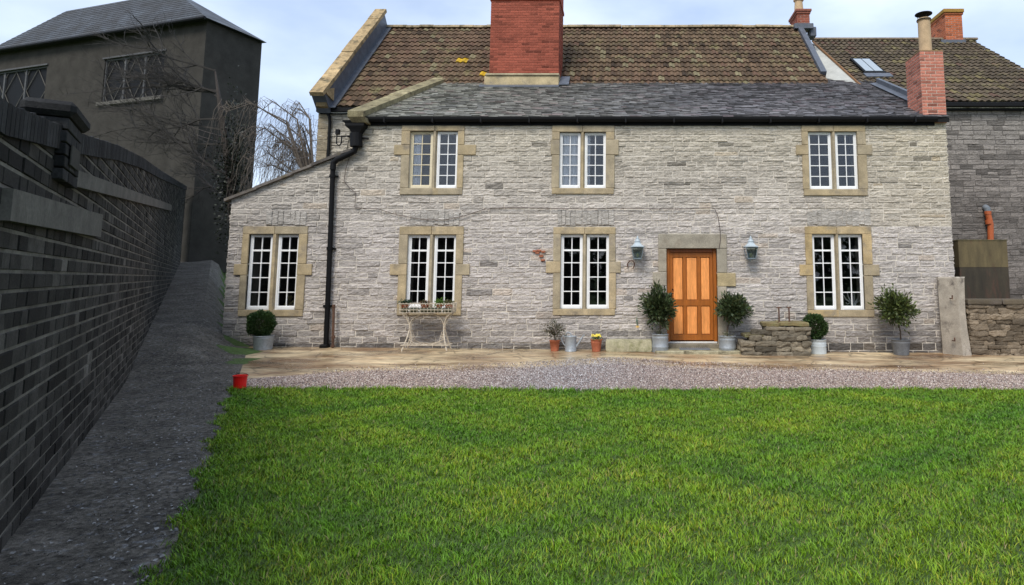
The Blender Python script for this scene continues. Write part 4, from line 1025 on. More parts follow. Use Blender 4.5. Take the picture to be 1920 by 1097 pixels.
# ------------------------------------------------------------------ yard things on the right
# rusty tank
ty = .7; tx0, tx1 = FX(1799, 500, ty)[0], FX(1891, 500, ty)[0]; tz0, tz1 = FX(1845, 560, ty)[1], FX(1845, 451, ty)[1]
T = thing('oil_tank', ((tx0 + tx1) / 2, ty + .4, gz(8)), 'big rusty green brown metal tank below the orange pipe', 'tank')
b = MB(); hw = (tx1 - tx0) / 2; t0_, t1_ = tz0 - T.location.z - .1, tz1 - T.location.z
tm = t0_ + (t1_ - t0_) * .57
b.box(-hw, hw, -.4, .4, tm, t1_, .004, (1.25, 1.15, .85)); b.box(-hw + .002, hw - .002, -.398, .398, t0_, tm, .004, (.45, .42, .40)); b.build('tank_shell', M['tank'], T)
b = MB(); b.box(-hw - .012, hw + .012, -.412, .412, t1_ - .004, t1_ + .02, .004, (1.3, 1.3, 1.0)); b.build('tank_lid', M['tank'], T)
b = MB(); 
for s in (-1, 1): b.box(s * hw * .6 - .1, s * hw * .6 + .1, -.35, .35, 0, t0_, .01, (.2, .18, .16))
b.build('tank_pier', M['darkstone'], T)
# gatepost
py_ = -.42; gx0, gx1 = FX(1783, 600, py_)[0], FX(1817, 600, py_)[0]; gt = FX(1795, 519, py_)[1]; gb = gz(7.2)
G = thing('stone_gatepost', ((gx0 + gx1) / 2, py_ + .2, gb), 'tall weathered stone gatepost standing at the right corner of the farmhouse', 'gatepost')
b = MB(); w_ = (gx1 - gx0) / 2
levels = [(0, .02, .03), (.25, .01, 0), (.5, -.02, 0), (.9, -.02, -.01), (1.3, -.01, -.01), (1.0 * (gt - gb) - .03, 0, 0), (gt - gb, .03, .0)]
rings = []
for z, dxr, dd in levels:
    top_in = .03 if z > gt - gb - .01 else 0
    cx_ = -.03 * z / 1.6
    pts = [(-w_ - .02 + top_in + cx_ , .22), (-w_ - .08 + top_in + cx_, .06), (-w_ + .16 + cx_, -.27 + top_in - dd), (w_ - .02 + dxr + cx_, -.2 + top_in - dd), (w_ + .05 + dxr - top_in + cx_, -.02), (w_ + .02 + dxr - top_in + cx_, .22)]
    rings.append([b.P((x + .012 * fn(x * 9, z * 3, 1), y + .012 * fn(y * 9, z * 3, 5), z)) for x, y in pts])
for a, c in zip(rings, rings[1:]):
    for k in range(6): b.Fa((a[k], a[(k + 1) % 6], c[(k + 1) % 6], c[k]))
b.Fa(rings[-1]); b.Fa(rings[0][::-1]); b.build('post', M['post'], G)
for z in (.3, 1.17):
    b = MB(); b.tube([(-w_ + .02, -.17, z), (-w_ + .02, -.27, z), (-w_ + .02, -.27, z + .07)], .014, 6); b.build('gate_pin', M['rust'], G)
# dry stone wall
def rubble(b, x0, x1, y0, y1, z0, z1, rnd, col, ch=(.08, .15), ln=(.18, .4), topf=None, zb=None):
    z = z0
    while z < z1 - .03:
        h = min(rnd.uniform(*ch), z1 - z) 
        for (ya, yb) in ((y0, y0 + (y1 - y0) * .5), (y0 + (y1 - y0) * .5, y1)):
            x = x0 + rnd.uniform(-.02, .02)
            while x < x1 - .04:
                l = min(rnd.uniform(*ln), x1 - x)
                if x1 - x - l < .08: l = x1 - x
                if not topf or z + h * .6 < topf(x + l / 2):
                    j = rnd.uniform(-.018, .018)
                    b.rock((x + l / 2, (ya + yb) / 2 + j * 1.6, z + h / 2 + rnd.uniform(-.008, .008)), (l / 2 + .006, (yb - ya) / 2 + .01, h / 2 + .004), .26, 4, .12, col(x, z, rnd), rnd.uniform(0, 50))
                x += l
        z += h
dy = -.36; wx0 = FX(1815, 620, dy)[0] + .03; wz1 = FX(1870, 572, dy)[1]
D = thing('dry_stone_wall', (9.2, dy + .25, gz(9.2)), 'low dry stone wall with flat capping, right of the gatepost', 'wall')
b = MB(); rnd = random.Random(17); col = lambda x, z, r: tuple(Vector((.19, .15, .105)) * r.uniform(.5, 1.3))
rubble(b, wx0 - 9.2, 3.4, -.25, .25, -.08, wz1 - D.location.z, rnd, col); b.build('wall_stones', M['darkstone'], D)
b = MB(); x = wx0 - 9.2 - .02
while x < 3.4:
    l = rnd.uniform(.5, .9); b.rock((x + l / 2, 0, wz1 - D.location.z + .065), (l / 2 - .003, .29, .055), .05, 4, .04, tuple(Vector((.30, .27, .22)) * rnd.uniform(.8, 1.1)), x); x += l
b.build('capping', M['post'], D)

# mounting block with iron bolts
mxa, mxb = FX(1390, 650, -.75)[0], FX(1520, 650, -.75)[0]; mzt = FX(1470, 606, -.75)[1]; g0 = gz(3)
MBk = thing('mounting_block', ((mxa + mxb) / 2, -.5, g0), 'stepped mounting block of rough dark stones beside the front door', 'mounting block')
hw = (mxb - mxa) / 2; hh = mzt - g0
b = MB(); rnd = random.Random(23)
colm = lambda x, z, r: tuple(Vector((.17, .145, .105)) * r.uniform(.4, 1.5) * (1 + .7 * max(0, z - .3)))
rubble(b, -hw, hw, -.3, .3, -.04, hh - .06, rnd, colm, (.045, .12), (.12, .42), lambda x: hh - .1 if x > -hw * .42 else hh * (.62 if x > -hw * .75 else .48))
b.build('stones', M['darkstone'], MBk)
b = MB()
for k, (a, c, y, s) in enumerate(((-.32 * hw, .12 * hw, 0, .03), (.12 * hw, .98 * hw, .02, .03))): b.rock(((a + c) / 2, y, hh - .035 + k * .01), ((c - a) / 2, .30, .04), .3, 7, .14, (.44, .37, .25), k)
b.rock((-.62 * hw, -.02, hh * .60), (.2, .28, .035), .14, 5, .1, (.24, .21, .15), 4)
b.build('top_slab', M['yellowstone'], MBk)
for k, px in enumerate((1461, 1480)):
    x, z = FX(px, 604, -.6); _, zt = FX(px, 580, -.6)
    b = MB(); hh_ = zt - z + .05; b.tube([(0, 0, -.02), (0, 0, hh_)], .016, 8); b.lathe([(.045, -.01), (.035, .02), (.015, .035)], (0, 0, 0), 10); b.box(-.05, .05, -.018, .018, hh_ - .012, hh_ + .012, .004)
    o = b.build('iron_bolt', M['rust']); o.location = (x, -.6, z - .015)
    tag(o, ('left' if k == 0 else 'right') + ' one of two rusty T topped iron bolts rising from the mounting block', 'iron bolt', 'iron bolts on the mounting block')

# stone trough block
P_ = GP(1179, 660); P_.y = -.42; P_.z = gz(P_.x); bx0, bx1 = FX(1136, 648, P_.y + .15)[0], FX(1222, 648, P_.y + .15)[0]; hz = FX(1180, 637, P_.y + .15)[1]
b = MB(); hh = (hz - P_.z); hw = (bx1 - bx0) / 2
b.rock((0, 0, hh / 2), (hw, .17, hh / 2), .05, 6, .035, (1, 1, 1), 3)
o = b.build('stone_block', M['yellowstone']); o.location = ((bx0 + bx1) / 2, P_.y + .2, P_.z)
tag(o, 'long pale mossy stone block on the paving left of the door', 'stone block')

# ------------------------------------------------------------------ plants
def leaves_np(n, centre, rad, lw, ll, cols, shape='ball', seed=0, up=.35, shell=.55, lump=.18, sparse=0):
    """leaf quads (folded diamonds) through an uneven ellipsoid; returns V,F,C"""
    r = np.random.default_rng(seed)
    d = r.normal(size=(n, 3)); d /= np.linalg.norm(d, axis=1, keepdims=True)
    rr_ = (shell + (1 - shell) * r.random(n)) ** 1.0
    ph = r.uniform(0, 6.28, 6)
    lum = 1 + lump * (np.sin(d[:, 0] * 5 + ph[0]) * np.sin(d[:, 2] * 5 + ph[1]) + .6 * np.sin(d[:, 1] * 9 + ph[2]) * np.sin(d[:, 0] * 8 + ph[3])) + r.normal(0, lump * .42, n)
    p = d * (rr_ * lum)[:, None] * np.array(rad)[None]
    dirv = d + np.array([0, 0, up]) + r.normal(0, .45, (n, 3)); dirv /= np.linalg.norm(dirv, axis=1, keepdims=True)
    sd_ = np.cross(dirv, r.normal(size=(n, 3))); sd_ /= np.linalg.norm(sd_, axis=1, keepdims=True); nn_ = np.cross(dirv, sd_)
    L_ = (r.uniform(.7, 1.2, n) * ll)[:, None]; W_ = (r.uniform(.8, 1.2, n) * lw)[:, None]
    c = p + np.array(centre)[None]
    v = np.stack([c, c + dirv * L_ * .5 + sd_ * W_ * .5 + nn_ * W_ * .12, c + dirv * L_, c + dirv * L_ * .5 - sd_ * W_ * .5 + nn_ * W_ * .12], 1).reshape(-1, 3)
    f = np.arange(n * 4).reshape(-1, 4)
    cols = np.array(cols); C = cols[r.integers(0, len(cols), n)] * r.uniform(.7, 1.3, (n, 1))
    return v, f, C
def foliage(parent, name, **k):
    v, f, C = leaves_np(**k); o = np_mesh(name, v, f, C, M['leaf'], 4); o.parent = parent; return o
BAY = [(.040, .062, .022), (.028, .048, .018), (.055, .078, .028), (.07, .09, .03)]
BOX = [(.022, .050, .012), (.03, .065, .014), (.045, .085, .018)]
def tub(parent, r0, r1, h, m, name='bucket', bands=(), rim=.008):
    b = MB(); b.lathe([(r0, 0)] + [(r0 + (r1 - r0) * .02, .01)] + sum([[(r0 + (r1 - r0) * t - .0, h * t - .012), (r0 + (r1 - r0) * t + .006, h * t), (r0 + (r1 - r0) * t, h * t + .012)] for t in bands], []) + [(r1, h - .015), (r1 + rim, h - .012), (r1 + rim, h), (r1 - .012, h), (r1 - .014, h - .04)], n=32)
    o = b.build(name, m, parent, smooth=False)
    for p in o.data.polygons: p.use_smooth = abs(p.normal.z) < .5
    b = MB(); b.lathe([(0, h - .035), (r1 - .013, h - .035)], n=20); b.build('soil', M['soil'], parent)
def stem(parent, pts, r, name='stem'):
    b = MB(); b.tube(pts, r, 7); b.build(name, M['bark'], parent, smooth=True)
def scale_at(y): return (y + CAM_D) / F
def potted(name, pxc, pybase, y_off, label, cat, group=None):
    g = GP(pxc, pybase); y = min(g.y + y_off, -.36); x = FX(pxc, pybase, y)[0]
    return thing(name, (x, y, gz(x)), label, cat, group)
def px2z(T, px, py): return FX(px, py, T.location.y)[1] - T.location.z
def px2x(T, px, py): return FX(px, py, T.location.y)[0] - T.location.x

def make_bay(pxc, base, top, bw, ptop, fx, fz, rx, rz, label, seed, n=3000, mt='zinc', nm='bucket', bands=(.3, .8), cols=BAY, ll=.095, lw=.034, name='bay_tree', cat='potted tree', group='potted bay trees', y_off=.15, shell=.3, taper=1.0, lump=.32, twig=True):
    T = potted(name, pxc, base, y_off, label, cat, group); s = scale_at(T.location.y) 
    tub(T, bw * s / 2 * taper, bw * s / 2, px2z(T, pxc, ptop), M[mt], nm, bands)
    cz, cx_ = px2z(T, fx, fz), px2x(T, fx, fz); RX, RZ = rx * s, rz * s; h = px2z(T, pxc, ptop)
    if twig:
        stem(T, [(0, 0, h - .05), (.01, .01, h + (cz - RZ - h) * .5), (cx_ * .6 - .01, 0, cz - RZ * .5), (cx_, 0, cz)], [.017, .014, .012, .008])
        b = MB(); rr = random.Random(seed)
        for k in range(22):
            a = rr.uniform(0, 6.28); e = rr.uniform(-.2, 1.2); q = rr.uniform(.8, 1.1)
            b.tube([(cx_, 0, cz - RZ * .5), (cx_ + RX * .5 * cos(a) * cos(e), RX * .5 * sin(a) * cos(e), cz - RZ * .1 + RZ * .4 * sin(e)), (cx_ + RX * q * cos(a) * cos(e), RX * q * sin(a) * cos(e), cz + RZ * q * sin(e))], [.006, .004, .002], 4)
        b.build('branches', M['bark'], T)
    foliage(T, 'crown', n=n, centre=(cx_, 0, cz), rad=(RX * .93, RX * .8, RZ * .93), lw=lw, ll=ll, cols=cols, seed=seed, shell=shell, lump=lump)
    return T
make_bay(1238, 654, 0, 30, 626, 1235, 575, 29, 35, 'bay tree with pointed leaves in a zinc bucket, left of the orange door', 1, n=3600)
make_bay(1364, 657, 0, 31, 630, 1374, 578, 30, 26, 'bay tree with wide crown in a zinc bucket, right of the orange door', 2, n=2800)
make_bay(1690, 667, 0, 33, 636, 1680, 577, 33, 31, 'standard bay on a thin twisted stem in a dark lead planter', 3, n=2700, mt='leadpot', nm='planter', bands=(.8,), taper=.8, cols=[(.075, .10, .022), (.05, .075, .018), (.095, .12, .03), (.035, .05, .015)], shell=.3)
make_bay(1534, 664, 0, 30, 636, 1527, 613, 24, 25, 'clipped round box shrub in a pale blue grey tub beside the mounting block', 4, n=8500, mt='whitetub', nm='tub', bands=(.55, .68), cols=BOX, ll=.036, lw=.022, name='box_ball', cat='potted shrub', group='clipped box balls', shell=.78, lump=.11)
make_bay(493, 657, 0, 35, 629, 489, 607, 25, 24, 'clipped round box shrub in a zinc tub under the left wing window', 5, n=8500, bands=(.85,), nm='tub', taper=.88, cols=BOX, ll=.036, lw=.022, name='box_ball', cat='potted shrub', group='clipped box balls', shell=.78, lump=.11)
make_bay(1040, 655, 0, 19, 638, 1040, 620, 22, 19, 'loose evergreen shrub with pale flowers in a terracotta pot beside the watering can', 6, n=700, mt='terra', nm='pot', bands=(), taper=.75, cols=[(.06, .06, .03), (.035, .05, .018), (.10, .09, .06), (.25, .22, .17)], ll=.045, lw=.02, name='flowering_shrub', cat='potted shrub', group=None, shell=.25, lump=.25)
# small underplanting in the bay buckets
for T in [o for o in COL.objects if o.name.startswith('bay_tree')]:
    hz_ = max(c.bound_box[6][2] for c in T.children if c.name.startswith('bucket') or c.name.startswith('planter'))
    if any(c.name.startswith('bucket') for c in T.children):
        foliage(T, 'underplanting', n=120, centre=(0, 0, hz_ + .02), rad=(.14, .14, .09), lw=.014, ll=.05, cols=[(.16, .16, .08), (.08, .10, .04), (.2, .18, .12)], seed=9, shell=.1)

# pansies
T = potted('pansy_pot', 1118, 655, .12, 'small terracotta pot of yellow pansies on the paving', 'potted flowers'); s = scale_at(T.location.y)
hp = px2z(T, 1118, 636); tub(T, 7.5 * s, 10.5 * s, hp, M['terra'], 'pot', (.78,), .012)
foliage(T, 'leaves', n=160, centre=(0, 0, hp + .02), rad=(.12, .12, .05), lw=.022, ll=.04, cols=[(.06, .11, .02)], seed=12, shell=.2)
b = MB(); rr = random.Random(8)
for k in range(24):
    a = rr.uniform(0, 6.28); q = rr.uniform(.0, .12); cx_, cy_, cz_ = q * cos(a), q * sin(a), hp + .06 + rr.uniform(0, .035)
    tl = Vector((rr.uniform(-.4, .4), -1, rr.uniform(.2, .9))).normalized(); u_ = tl.orthogonal().normalized(); v_ = tl.cross(u_)
    for p in range(5):
        aa = p * 2 * pi / 5; c_ = Vector((cx_, cy_, cz_)); d1 = u_ * cos(aa) + v_ * sin(aa); d2 = u_ * cos(aa + .7) + v_ * sin(aa + .7); d0 = u_ * cos(aa - .7) + v_ * sin(aa - .7)
        b.poly([c_, c_ + d0 * .018, c_ + d1 * .026, c_ + d2 * .018], (.75, .62, .05) if rr.random() > .15 else (.2, .05, .02))
b.build('flowers', M['flower'], T)

# watering can
T = potted('watering_can', 1070, 656, .12, 'galvanised watering can with thin spout standing beside the wall', 'watering can'); s = scale_at(T.location.y)
hc_ = px2z(T, 1070, 630); r_ = 11.3 * s
b = MB(); b.lathe([(r_ * .97, 0), (r_ * .97, .012), (r_ * .93, .02), (r_ * .93, hc_ - .02), (r_ * .97, hc_ - .01), (r_ * .95, hc_), (r_ * .9, hc_), (r_ * .88, hc_ - .03), (0, hc_ - .03)], n=30)
body = b.build('can_body', M['zinc'], T)
for p in body.data.polygons: p.use_smooth = abs(p.normal.z) < .5
b = MB(); b.tube([(r_ * .85, 0, hc_ * .28), (r_ * 1.45, 0, hc_ * .62), (r_ * 2.0, 0, hc_ * 1.0)], [.028, .021, .016], 10); b.tube([(r_ * 2.1, 0, hc_ * 1.0), (r_ * 2.25, 0, hc_ * 1.05)], [.018, .028], 10); b.tube([(r_ * .9, 0, hc_ * .9), (r_ * 1.75, 0, hc_ * .80)], .005, 5); b.build('spout', M['zinc'], T)
b = MB(); b.tube([(-r_ * .9, 0, hc_ * .35), (-r_ * 1.35, 0, hc_ * .6), (-r_ * 1.55, 0, hc_ * .85), (-r_ * 1.3, 0, hc_ * 1.02), (-r_ * .9, 0, hc_ * .96)], .013, 8); b.tube([(r_ * .2, 0, hc_ * .98), (-r_ * .1, 0, hc_ * 1.18), (-r_ * .5, 0, hc_ * 1.26), (-r_ * .85, 0, hc_ * 1.1)], .012, 8); b.build('handle', M['zinc'], T)

# wire plant stand
def plant_stand():
    y = -.42; x0, x1 = FX(752, 640, y)[0], FX(849, 640, y)[0]; xc = (x0 + x1) / 2; g = gz(xc)
    T = thing('plant_stand', (xc, y, g), 'flaking white wirework plant stand with arched legs under a ground floor window', 'plant stand')
    hw = (x1 - x0) / 2; z = lambda py: FX(800, py, y)[1] - g
    zt, zb, zf = z(569), z(586), z(646); dp = .17
    b = MB(); r = .006
    for zz, e in ((zt, .02), (zb, 0), ((zb * 2 + zt) / 3, .005)):
        b.tube([(-hw - e, -dp - e, zz), (hw + e, -dp - e, zz), (hw + e, dp + e, zz), (-hw - e, dp + e, zz), (-hw - e, -dp - e, zz)], r * 1.1, 5)
    n = 15
    for sgn in (-1, 1):                     # hoop lattice, front and back
        for k in range(n):
            a = -hw + 2 * hw * k / n; c = a + 2 * hw * 2.2 / n; m_ = (a + c) / 2
            b.tube([(a, sgn * dp, zb), (a + .01, sgn * (dp + .01), (zb + zt) / 2), (m_, sgn * (dp + .02), zt + .025), (min(c, hw) - .01, sgn * (dp + .01), (zb + zt) / 2), (min(c, hw), sgn * dp, zb)], .0028, 4)
    for sgn in (-1, 1):
        for k in range(7):
            a = -dp + 2 * dp * k / 7; c = a + 2 * dp * 2 / 7
            b.tube([(sgn * hw, a, zb), (sgn * (hw + .02), (a + c) / 2, zt + .025), (sgn * hw, min(c, dp), zb)], .0028, 4)
    for k in range(9): yy = -dp + 2 * dp * k / 8; b.tube([(-hw, yy, zb), (hw, yy, zb)], .004, 4)
    b.build('basket', M['wicker'], T)
    lx = hw * .66
    for sx in (-1, 1):
        b = MB()
        for sy in (-1, 1):
            b.tube([(sx * hw * .95, sy * dp * .9, zb), (sx * (lx + .05), sy * dp * .5, zb - .12), (sx * lx, sy * dp * .3, zb - .26), (sx * lx, sy * dp * .3, zf + .30), (sx * (lx + .03), sy * dp * .6, zf + .14), (sx * (hw * .86), sy * dp * 1.0, .0)], .0145, 6)
            b.tube([(sx * lx * .92, sy * dp * .3, zf + .28), (sx * lx * .80, sy * dp * .5, zf + .10), (sx * lx * .9, sy * dp * .8, zf)], .006, 5)
            for q in range(3): b.tube([(sx * (lx + .02), sy * dp * .4, zb - .1 - q * .03), (sx * (lx + .09), sy * dp * .5, zb - .03), (sx * (lx + .12 - q * .05), sy * dp * .6, zb)], .0045, 5)
            # scrolls
            sc = [(sx * (lx - .03) + .05 * (1 - t / 14) * cos(t * .8) * sx, sy * dp * .35, zf + .16 + .05 * (1 - t / 14) * sin(t * .8)) for t in range(13)]; b.tube(sc, .005, 5)
        b.build('leg', M['wicker'], T)
    b = MB()
    for sy in (-1, 1):
        b.tube([(lx * .98 * cos(pi * k / 14), sy * dp * .35, zb - .26 + .24 * sin(pi * k / 14)) for k in range(15)], .008, 6)
    for sx in (-1, 1): b.tube([(sx * (.045 - .04 * (1 - t / 10)) + sx * .035 * (t / 10) * cos(t * .7), -dp * .36, zb - .075 + .04 * (t / 12) * sin(t * .7)) for t in range(13)], .0055, 5)
    b.build('arch', M['wicker'], T)
    b = MB()
    for sy in (-1, 1): b.tube([(-hw * .9, sy * dp, zf), (hw * .9, sy * dp, zf)], .009, 6); b.tube([(-lx, sy * dp * .5, zf + .11), (-lx * .55, sy * dp * .8, zf + .03), (0, sy * dp * .9, zf + .005), (lx * .55, sy * dp * .8, zf + .03), (lx, sy * dp * .5, zf + .11)], .006, 5)
    for sx in (-1, 1): b.tube([(sx * hw * .9, -dp, zf), (sx * hw * .9, dp, zf)], .008, 6)
    b.tube([(-hw * .9, 0, zf), (hw * .9, 0, zf)], .006, 5); b.build('stretcher', M['wicker'], T)
    b = MB(); b.box(-hw + .02, hw - .02, -dp + .03, dp - .02, zb + .008, zb + .10, .02, (.045, .05, .025)); b.build('moss_liner', M['leaf'], T)
    # pots in it
    labs = ['leafy terracotta pot at the left end of the white plant stand', 'terracotta pot with dry red stems in the middle of the white plant stand', 'terracotta pot with a bright green plant in the right half of the white plant stand', 'empty looking terracotta pot at the right end of the white plant stand']
    for k, px in enumerate((760, 797, 825, 842)):
        x = FX(px, 575, y)[0]; P = thing('flower_pot', (x, y, g + zb + .006), labs[k], 'flower pot', 'terracotta pots in the plant stand')
        tub(P, .06, .082, .155, M['terra'], 'pot', (), .006)
        c = [(.03, .06, .03)] if k == 0 else [(.12, .05, .03), (.07, .08, .03)] if k == 1 else [(.08, .16, .02)] if k == 2 else [(.10, .10, .04)]
        foliage(P, 'plant', n=260 if k in (0, 2) else 160, centre=(0, 0, .19), rad=(.15 if k == 0 else .11, .09, .06 if k != 2 else .11), lw=.02, ll=.045, cols=c, seed=60 + k, shell=.1)
    lab2 = ['leftmost white ceramic bird in the plant stand', 'white ceramic bird left of centre in the plant stand', 'white ceramic bird in the right half of the plant stand']
    for k, px in enumerate((771, 790, 833)):
        x = FX(px, 578, y)[0]; b = MB(); b.lathe([(.0, 0), (.022, .004), (.034, .035), (.030, .065), (.016, .09), (.020, .105), (.014, .122), (0, .128)], n=14); b.tube([(0, -.015, .108), (0, -.04, .104)], [.006, .001], 5); b.tube([(0, .02, .04), (0, .06, .06)], [.016, .004], 6)
        o = b.build('ceramic_bird', M['white'], smooth=True); o.location = (x, y - .11, g + zb + .005); o.rotation_euler.z = k * .8; tag(o, lab2[k], 'ornament', 'white ceramic birds in the plant stand')
plant_stand()

# lanterns
def lantern(px, label, k):
    x, zt = FX(px, 443); _, zb = FX(px, 487); H_ = zt - zb; y = -.20
    T = thing('wall_lantern', (x, y, zb), label, 'lantern', 'lanterns beside the front door')
    m = M['lantern']; w1, w0 = .125, .082; hb = H_ * .50
    b = MB()
    for sx in (-1, 1):
        for sy in (-1, 1): b.tube([(sx * w0, sy * w0, .02), (sx * w1, sy * w1, hb)], .008, 6)
    for z, w in ((.02, w0), (hb, w1)):
        for sx in (-1, 1):
            b.box(sx * w - .009, sx * w + .009, -w, w, z - .010, z + .010); b.box(-w + .009, w - .009, sx * w - .009, sx * w + .009, z - .0095, z + .0095)
    b.box(-w0, w0, -w0, w0, 0, .010, .002); b.build('frame', M['lframe'], T)
    b = MB()
    for sx in (-1, 1):
        b.poly([(sx * w0, -w0 + .01, .03), (sx * w0, w0 - .01, .03), (sx * w1, w1 - .01, hb - .01), (sx * w1, -w1 + .01, hb - .01)]); b.poly([(-w0 + .01, sx * w0, .03), (w0 - .01, sx * w0, .03), (w1 - .01, sx * w1, hb - .01), (-w1 + .01, sx * w1, hb - .01)])
    b.build('glass', M['lglass'], T)
    b = MB(); prev = None
    for z, w in ((hb + .008, w1 + .03), (hb + .02, w1 + .03), (hb + .05, w1 * .8), (hb + .10, w1 * .52), (hb + .115, w1 * .50), (hb + .135, w1 * .55), (hb + .15, w1 * .42), (hb + .185, w1 * .3), (hb + .195, w1 * .34), (hb + .215, w1 * .12)):
        n = 4 if z < hb + .08 else 12
        ring = [b.P((w * (1.18 if i % 3 == 0 and 0 else 1) * max(-1, min(1, 1.25 * cos(a))), w * max(-1, min(1, 1.25 * sin(a))), z)) if z < hb + .06 else b.P((w * cos(a), w * sin(a), z)) for i, a in enumerate(np.linspace(0, 2 * pi, 16, endpoint=False))]
        if prev:
            for q in range(16): b.Fa((prev[q], prev[(q + 1) % 16], ring[(q + 1) % 16], ring[q]))
        else: b.Fa(ring[::-1])
        prev = ring
    b.Fa(prev); b.lathe([(0, hb + .205), (.016, hb + .215), (.018, hb + .23), (.008, hb + .25), (0, hb + .255)], n=10); b.build('roof', m, T)
    b = MB(); b.lathe([(.0, .04), (.02, .045), (.03, .09), (.018, .13), (0, .14)], n=12); b.build('bulb', M['cloth'], T)
    b = MB(); b.box(-.035, .035, .165, .19, -.02, .16, .006); b.tube([(0, .17, .06), (0, .11, -.05), (0, .03, -.03), (0, 0, .0)], .010, 6); b.tube([(0, .17, .12), (0, .1, .12)], .009, 6); b.build('bracket', m, T)
lantern(1195, 'pale blue grey wall lantern above the horseshoe, left of the front door', 0)
lantern(1404, 'pale blue grey wall lantern on the right side of the front door', 1)
# horseshoe
x, z = FX(1183, 497); b = MB(); b.tube([(.075 * cos(a), 0, .095 * sin(a)) for a in np.linspace(-.75, pi + .75, 18)], .013, 6)
o = b.build('horseshoe', M['rust']); o.location = (x, -.06, z); o.rotation_euler.y = .25; tag(o, 'rusty horseshoe hung on the wall below the left lantern', 'horseshoe')
# little green hook with flower
x, z = FX(1195, 612); T = thing('flower_hook', (x, -.06, z), 'small green iron hook with a yellow flower on the wall above the stone block', 'wall ornament')
b = MB(); b.tube([(-.01, 0, .2), (-.012, 0, .12), (0, 0, .04), (.005, -.01, 0)], [.006, .012, .009, .006], 6); b.tube([(-.03, 0, .12), (.02, 0, .13)], .006, 5); b.build('hook', mat('green_iron', (.02, .10, .05), .5), T)
b = MB(); 
for k in range(8): a = k * pi / 4; b.poly([(0, -.02, 0), (.03 * cos(a - .3), -.022, .02 * sin(a - .3)), (.05 * cos(a), -.02, .028 * sin(a)), (.03 * cos(a + .3), -.022, .02 * sin(a + .3))], (.7, .42, .06))
b.build('flower', M['flower'], T)
# rusty post beside the downpipe
x, z = FX(626, 571, -.14); xb_ = FX(624, 652, -.14)[0]; T = thing('rusty_post', (xb_, -.14, gz(xb_)), 'short rusty iron pipe standing against the wall beside the black downpipe', 'iron pipe')
b = MB(); b.tube([(0, 0, 0), (x - xb_, 0, z - T.location.z)], .028, 8); b.tube([(x - xb_, 0, z - T.location.z - .05), (x - xb_, 0, z - T.location.z)], .036, 8); b.build('pipe', M['rust'], T)
b = MB(); b.tube([(0, 0, .2), (0, 0, .26)], .042, 8); b.tube([(0, 0, .03), (0, 0, .05)], .05, 8); b.build('collar', M['rust'], T)
# red tub at the lawn edge
g = GP(449, 731); T = thing('red_bucket', (g.x, g.y, gz(g.x)), 'small bright red plastic bucket at the left edge of the lawn', 'bucket')
b = MB(); b.lathe([(.065, 0), (.07, .01), (.085, .18), (.094, .182), (.094, .192), (.082, .192), (.078, .03), (0, .03)], n=24); b.build('bucket_body', M['red'], T, smooth=False)
b = MB(); b.tube([(.09 * cos(a), .035, .18 + .0 + .035 * sin(a)) for a in np.linspace(0, pi, 9)], .0035, 5); b.build('handle', M['black'], T)
# ornaments on inside sills
x, z = FX(1600, 574, .3); b = MB()
for k, (dx_, dz_) in enumerate(((-.2, .28), (-.12, .34), (.14, .30), (.22, .24), (.03, .33), (-.16, .12))): b.tube([(0, 0, 0), (dx_ * .3, 0, .12), (dx_ * .8, .01, dz_ * .7), (dx_, .02, dz_)], [.022, .016, .012, .008], 6)
b.lathe([(.05, 0), (.05, .02), (.02, .03)], n=10); o = b.build('antler_ornament', M['white']); o.location = (x, .3, z - .04); tag(o, 'white antler like ornament standing inside the right ground floor window', 'ornament')
x, z = FX(540, 575, .28); b = MB(); b.M = Matrix.Rotation(.35, 4, 'Y'); b.box(-.1, -.06, 0, .16, 0, .24, .003, (.6, .5, .2)); b.M = Matrix.Rotation(.9, 4, 'Y'); b.box(-.05, -.02, 0, .16, .03, .26, .003, (.65, .52, .22)); b.M = None
o = b.build('leaning_book', mat('book_cover', (.8, .8, .8), .7)); o.location = (x, .26, z - .02); tag(o, 'yellow books leaning inside the left wing window', 'books')
x, z = FX(784, 575, .3); T = thing('window_planter', (x, .3, z - .05), 'grey planter standing inside the window behind the plant stand', 'planter'); b = MB(); b.box(-.11, .11, 0, .14, 0, .15, .006, (.35, .33, .33)); b.build('box', mat('grey_card', (1, 1, 1), .8), T)

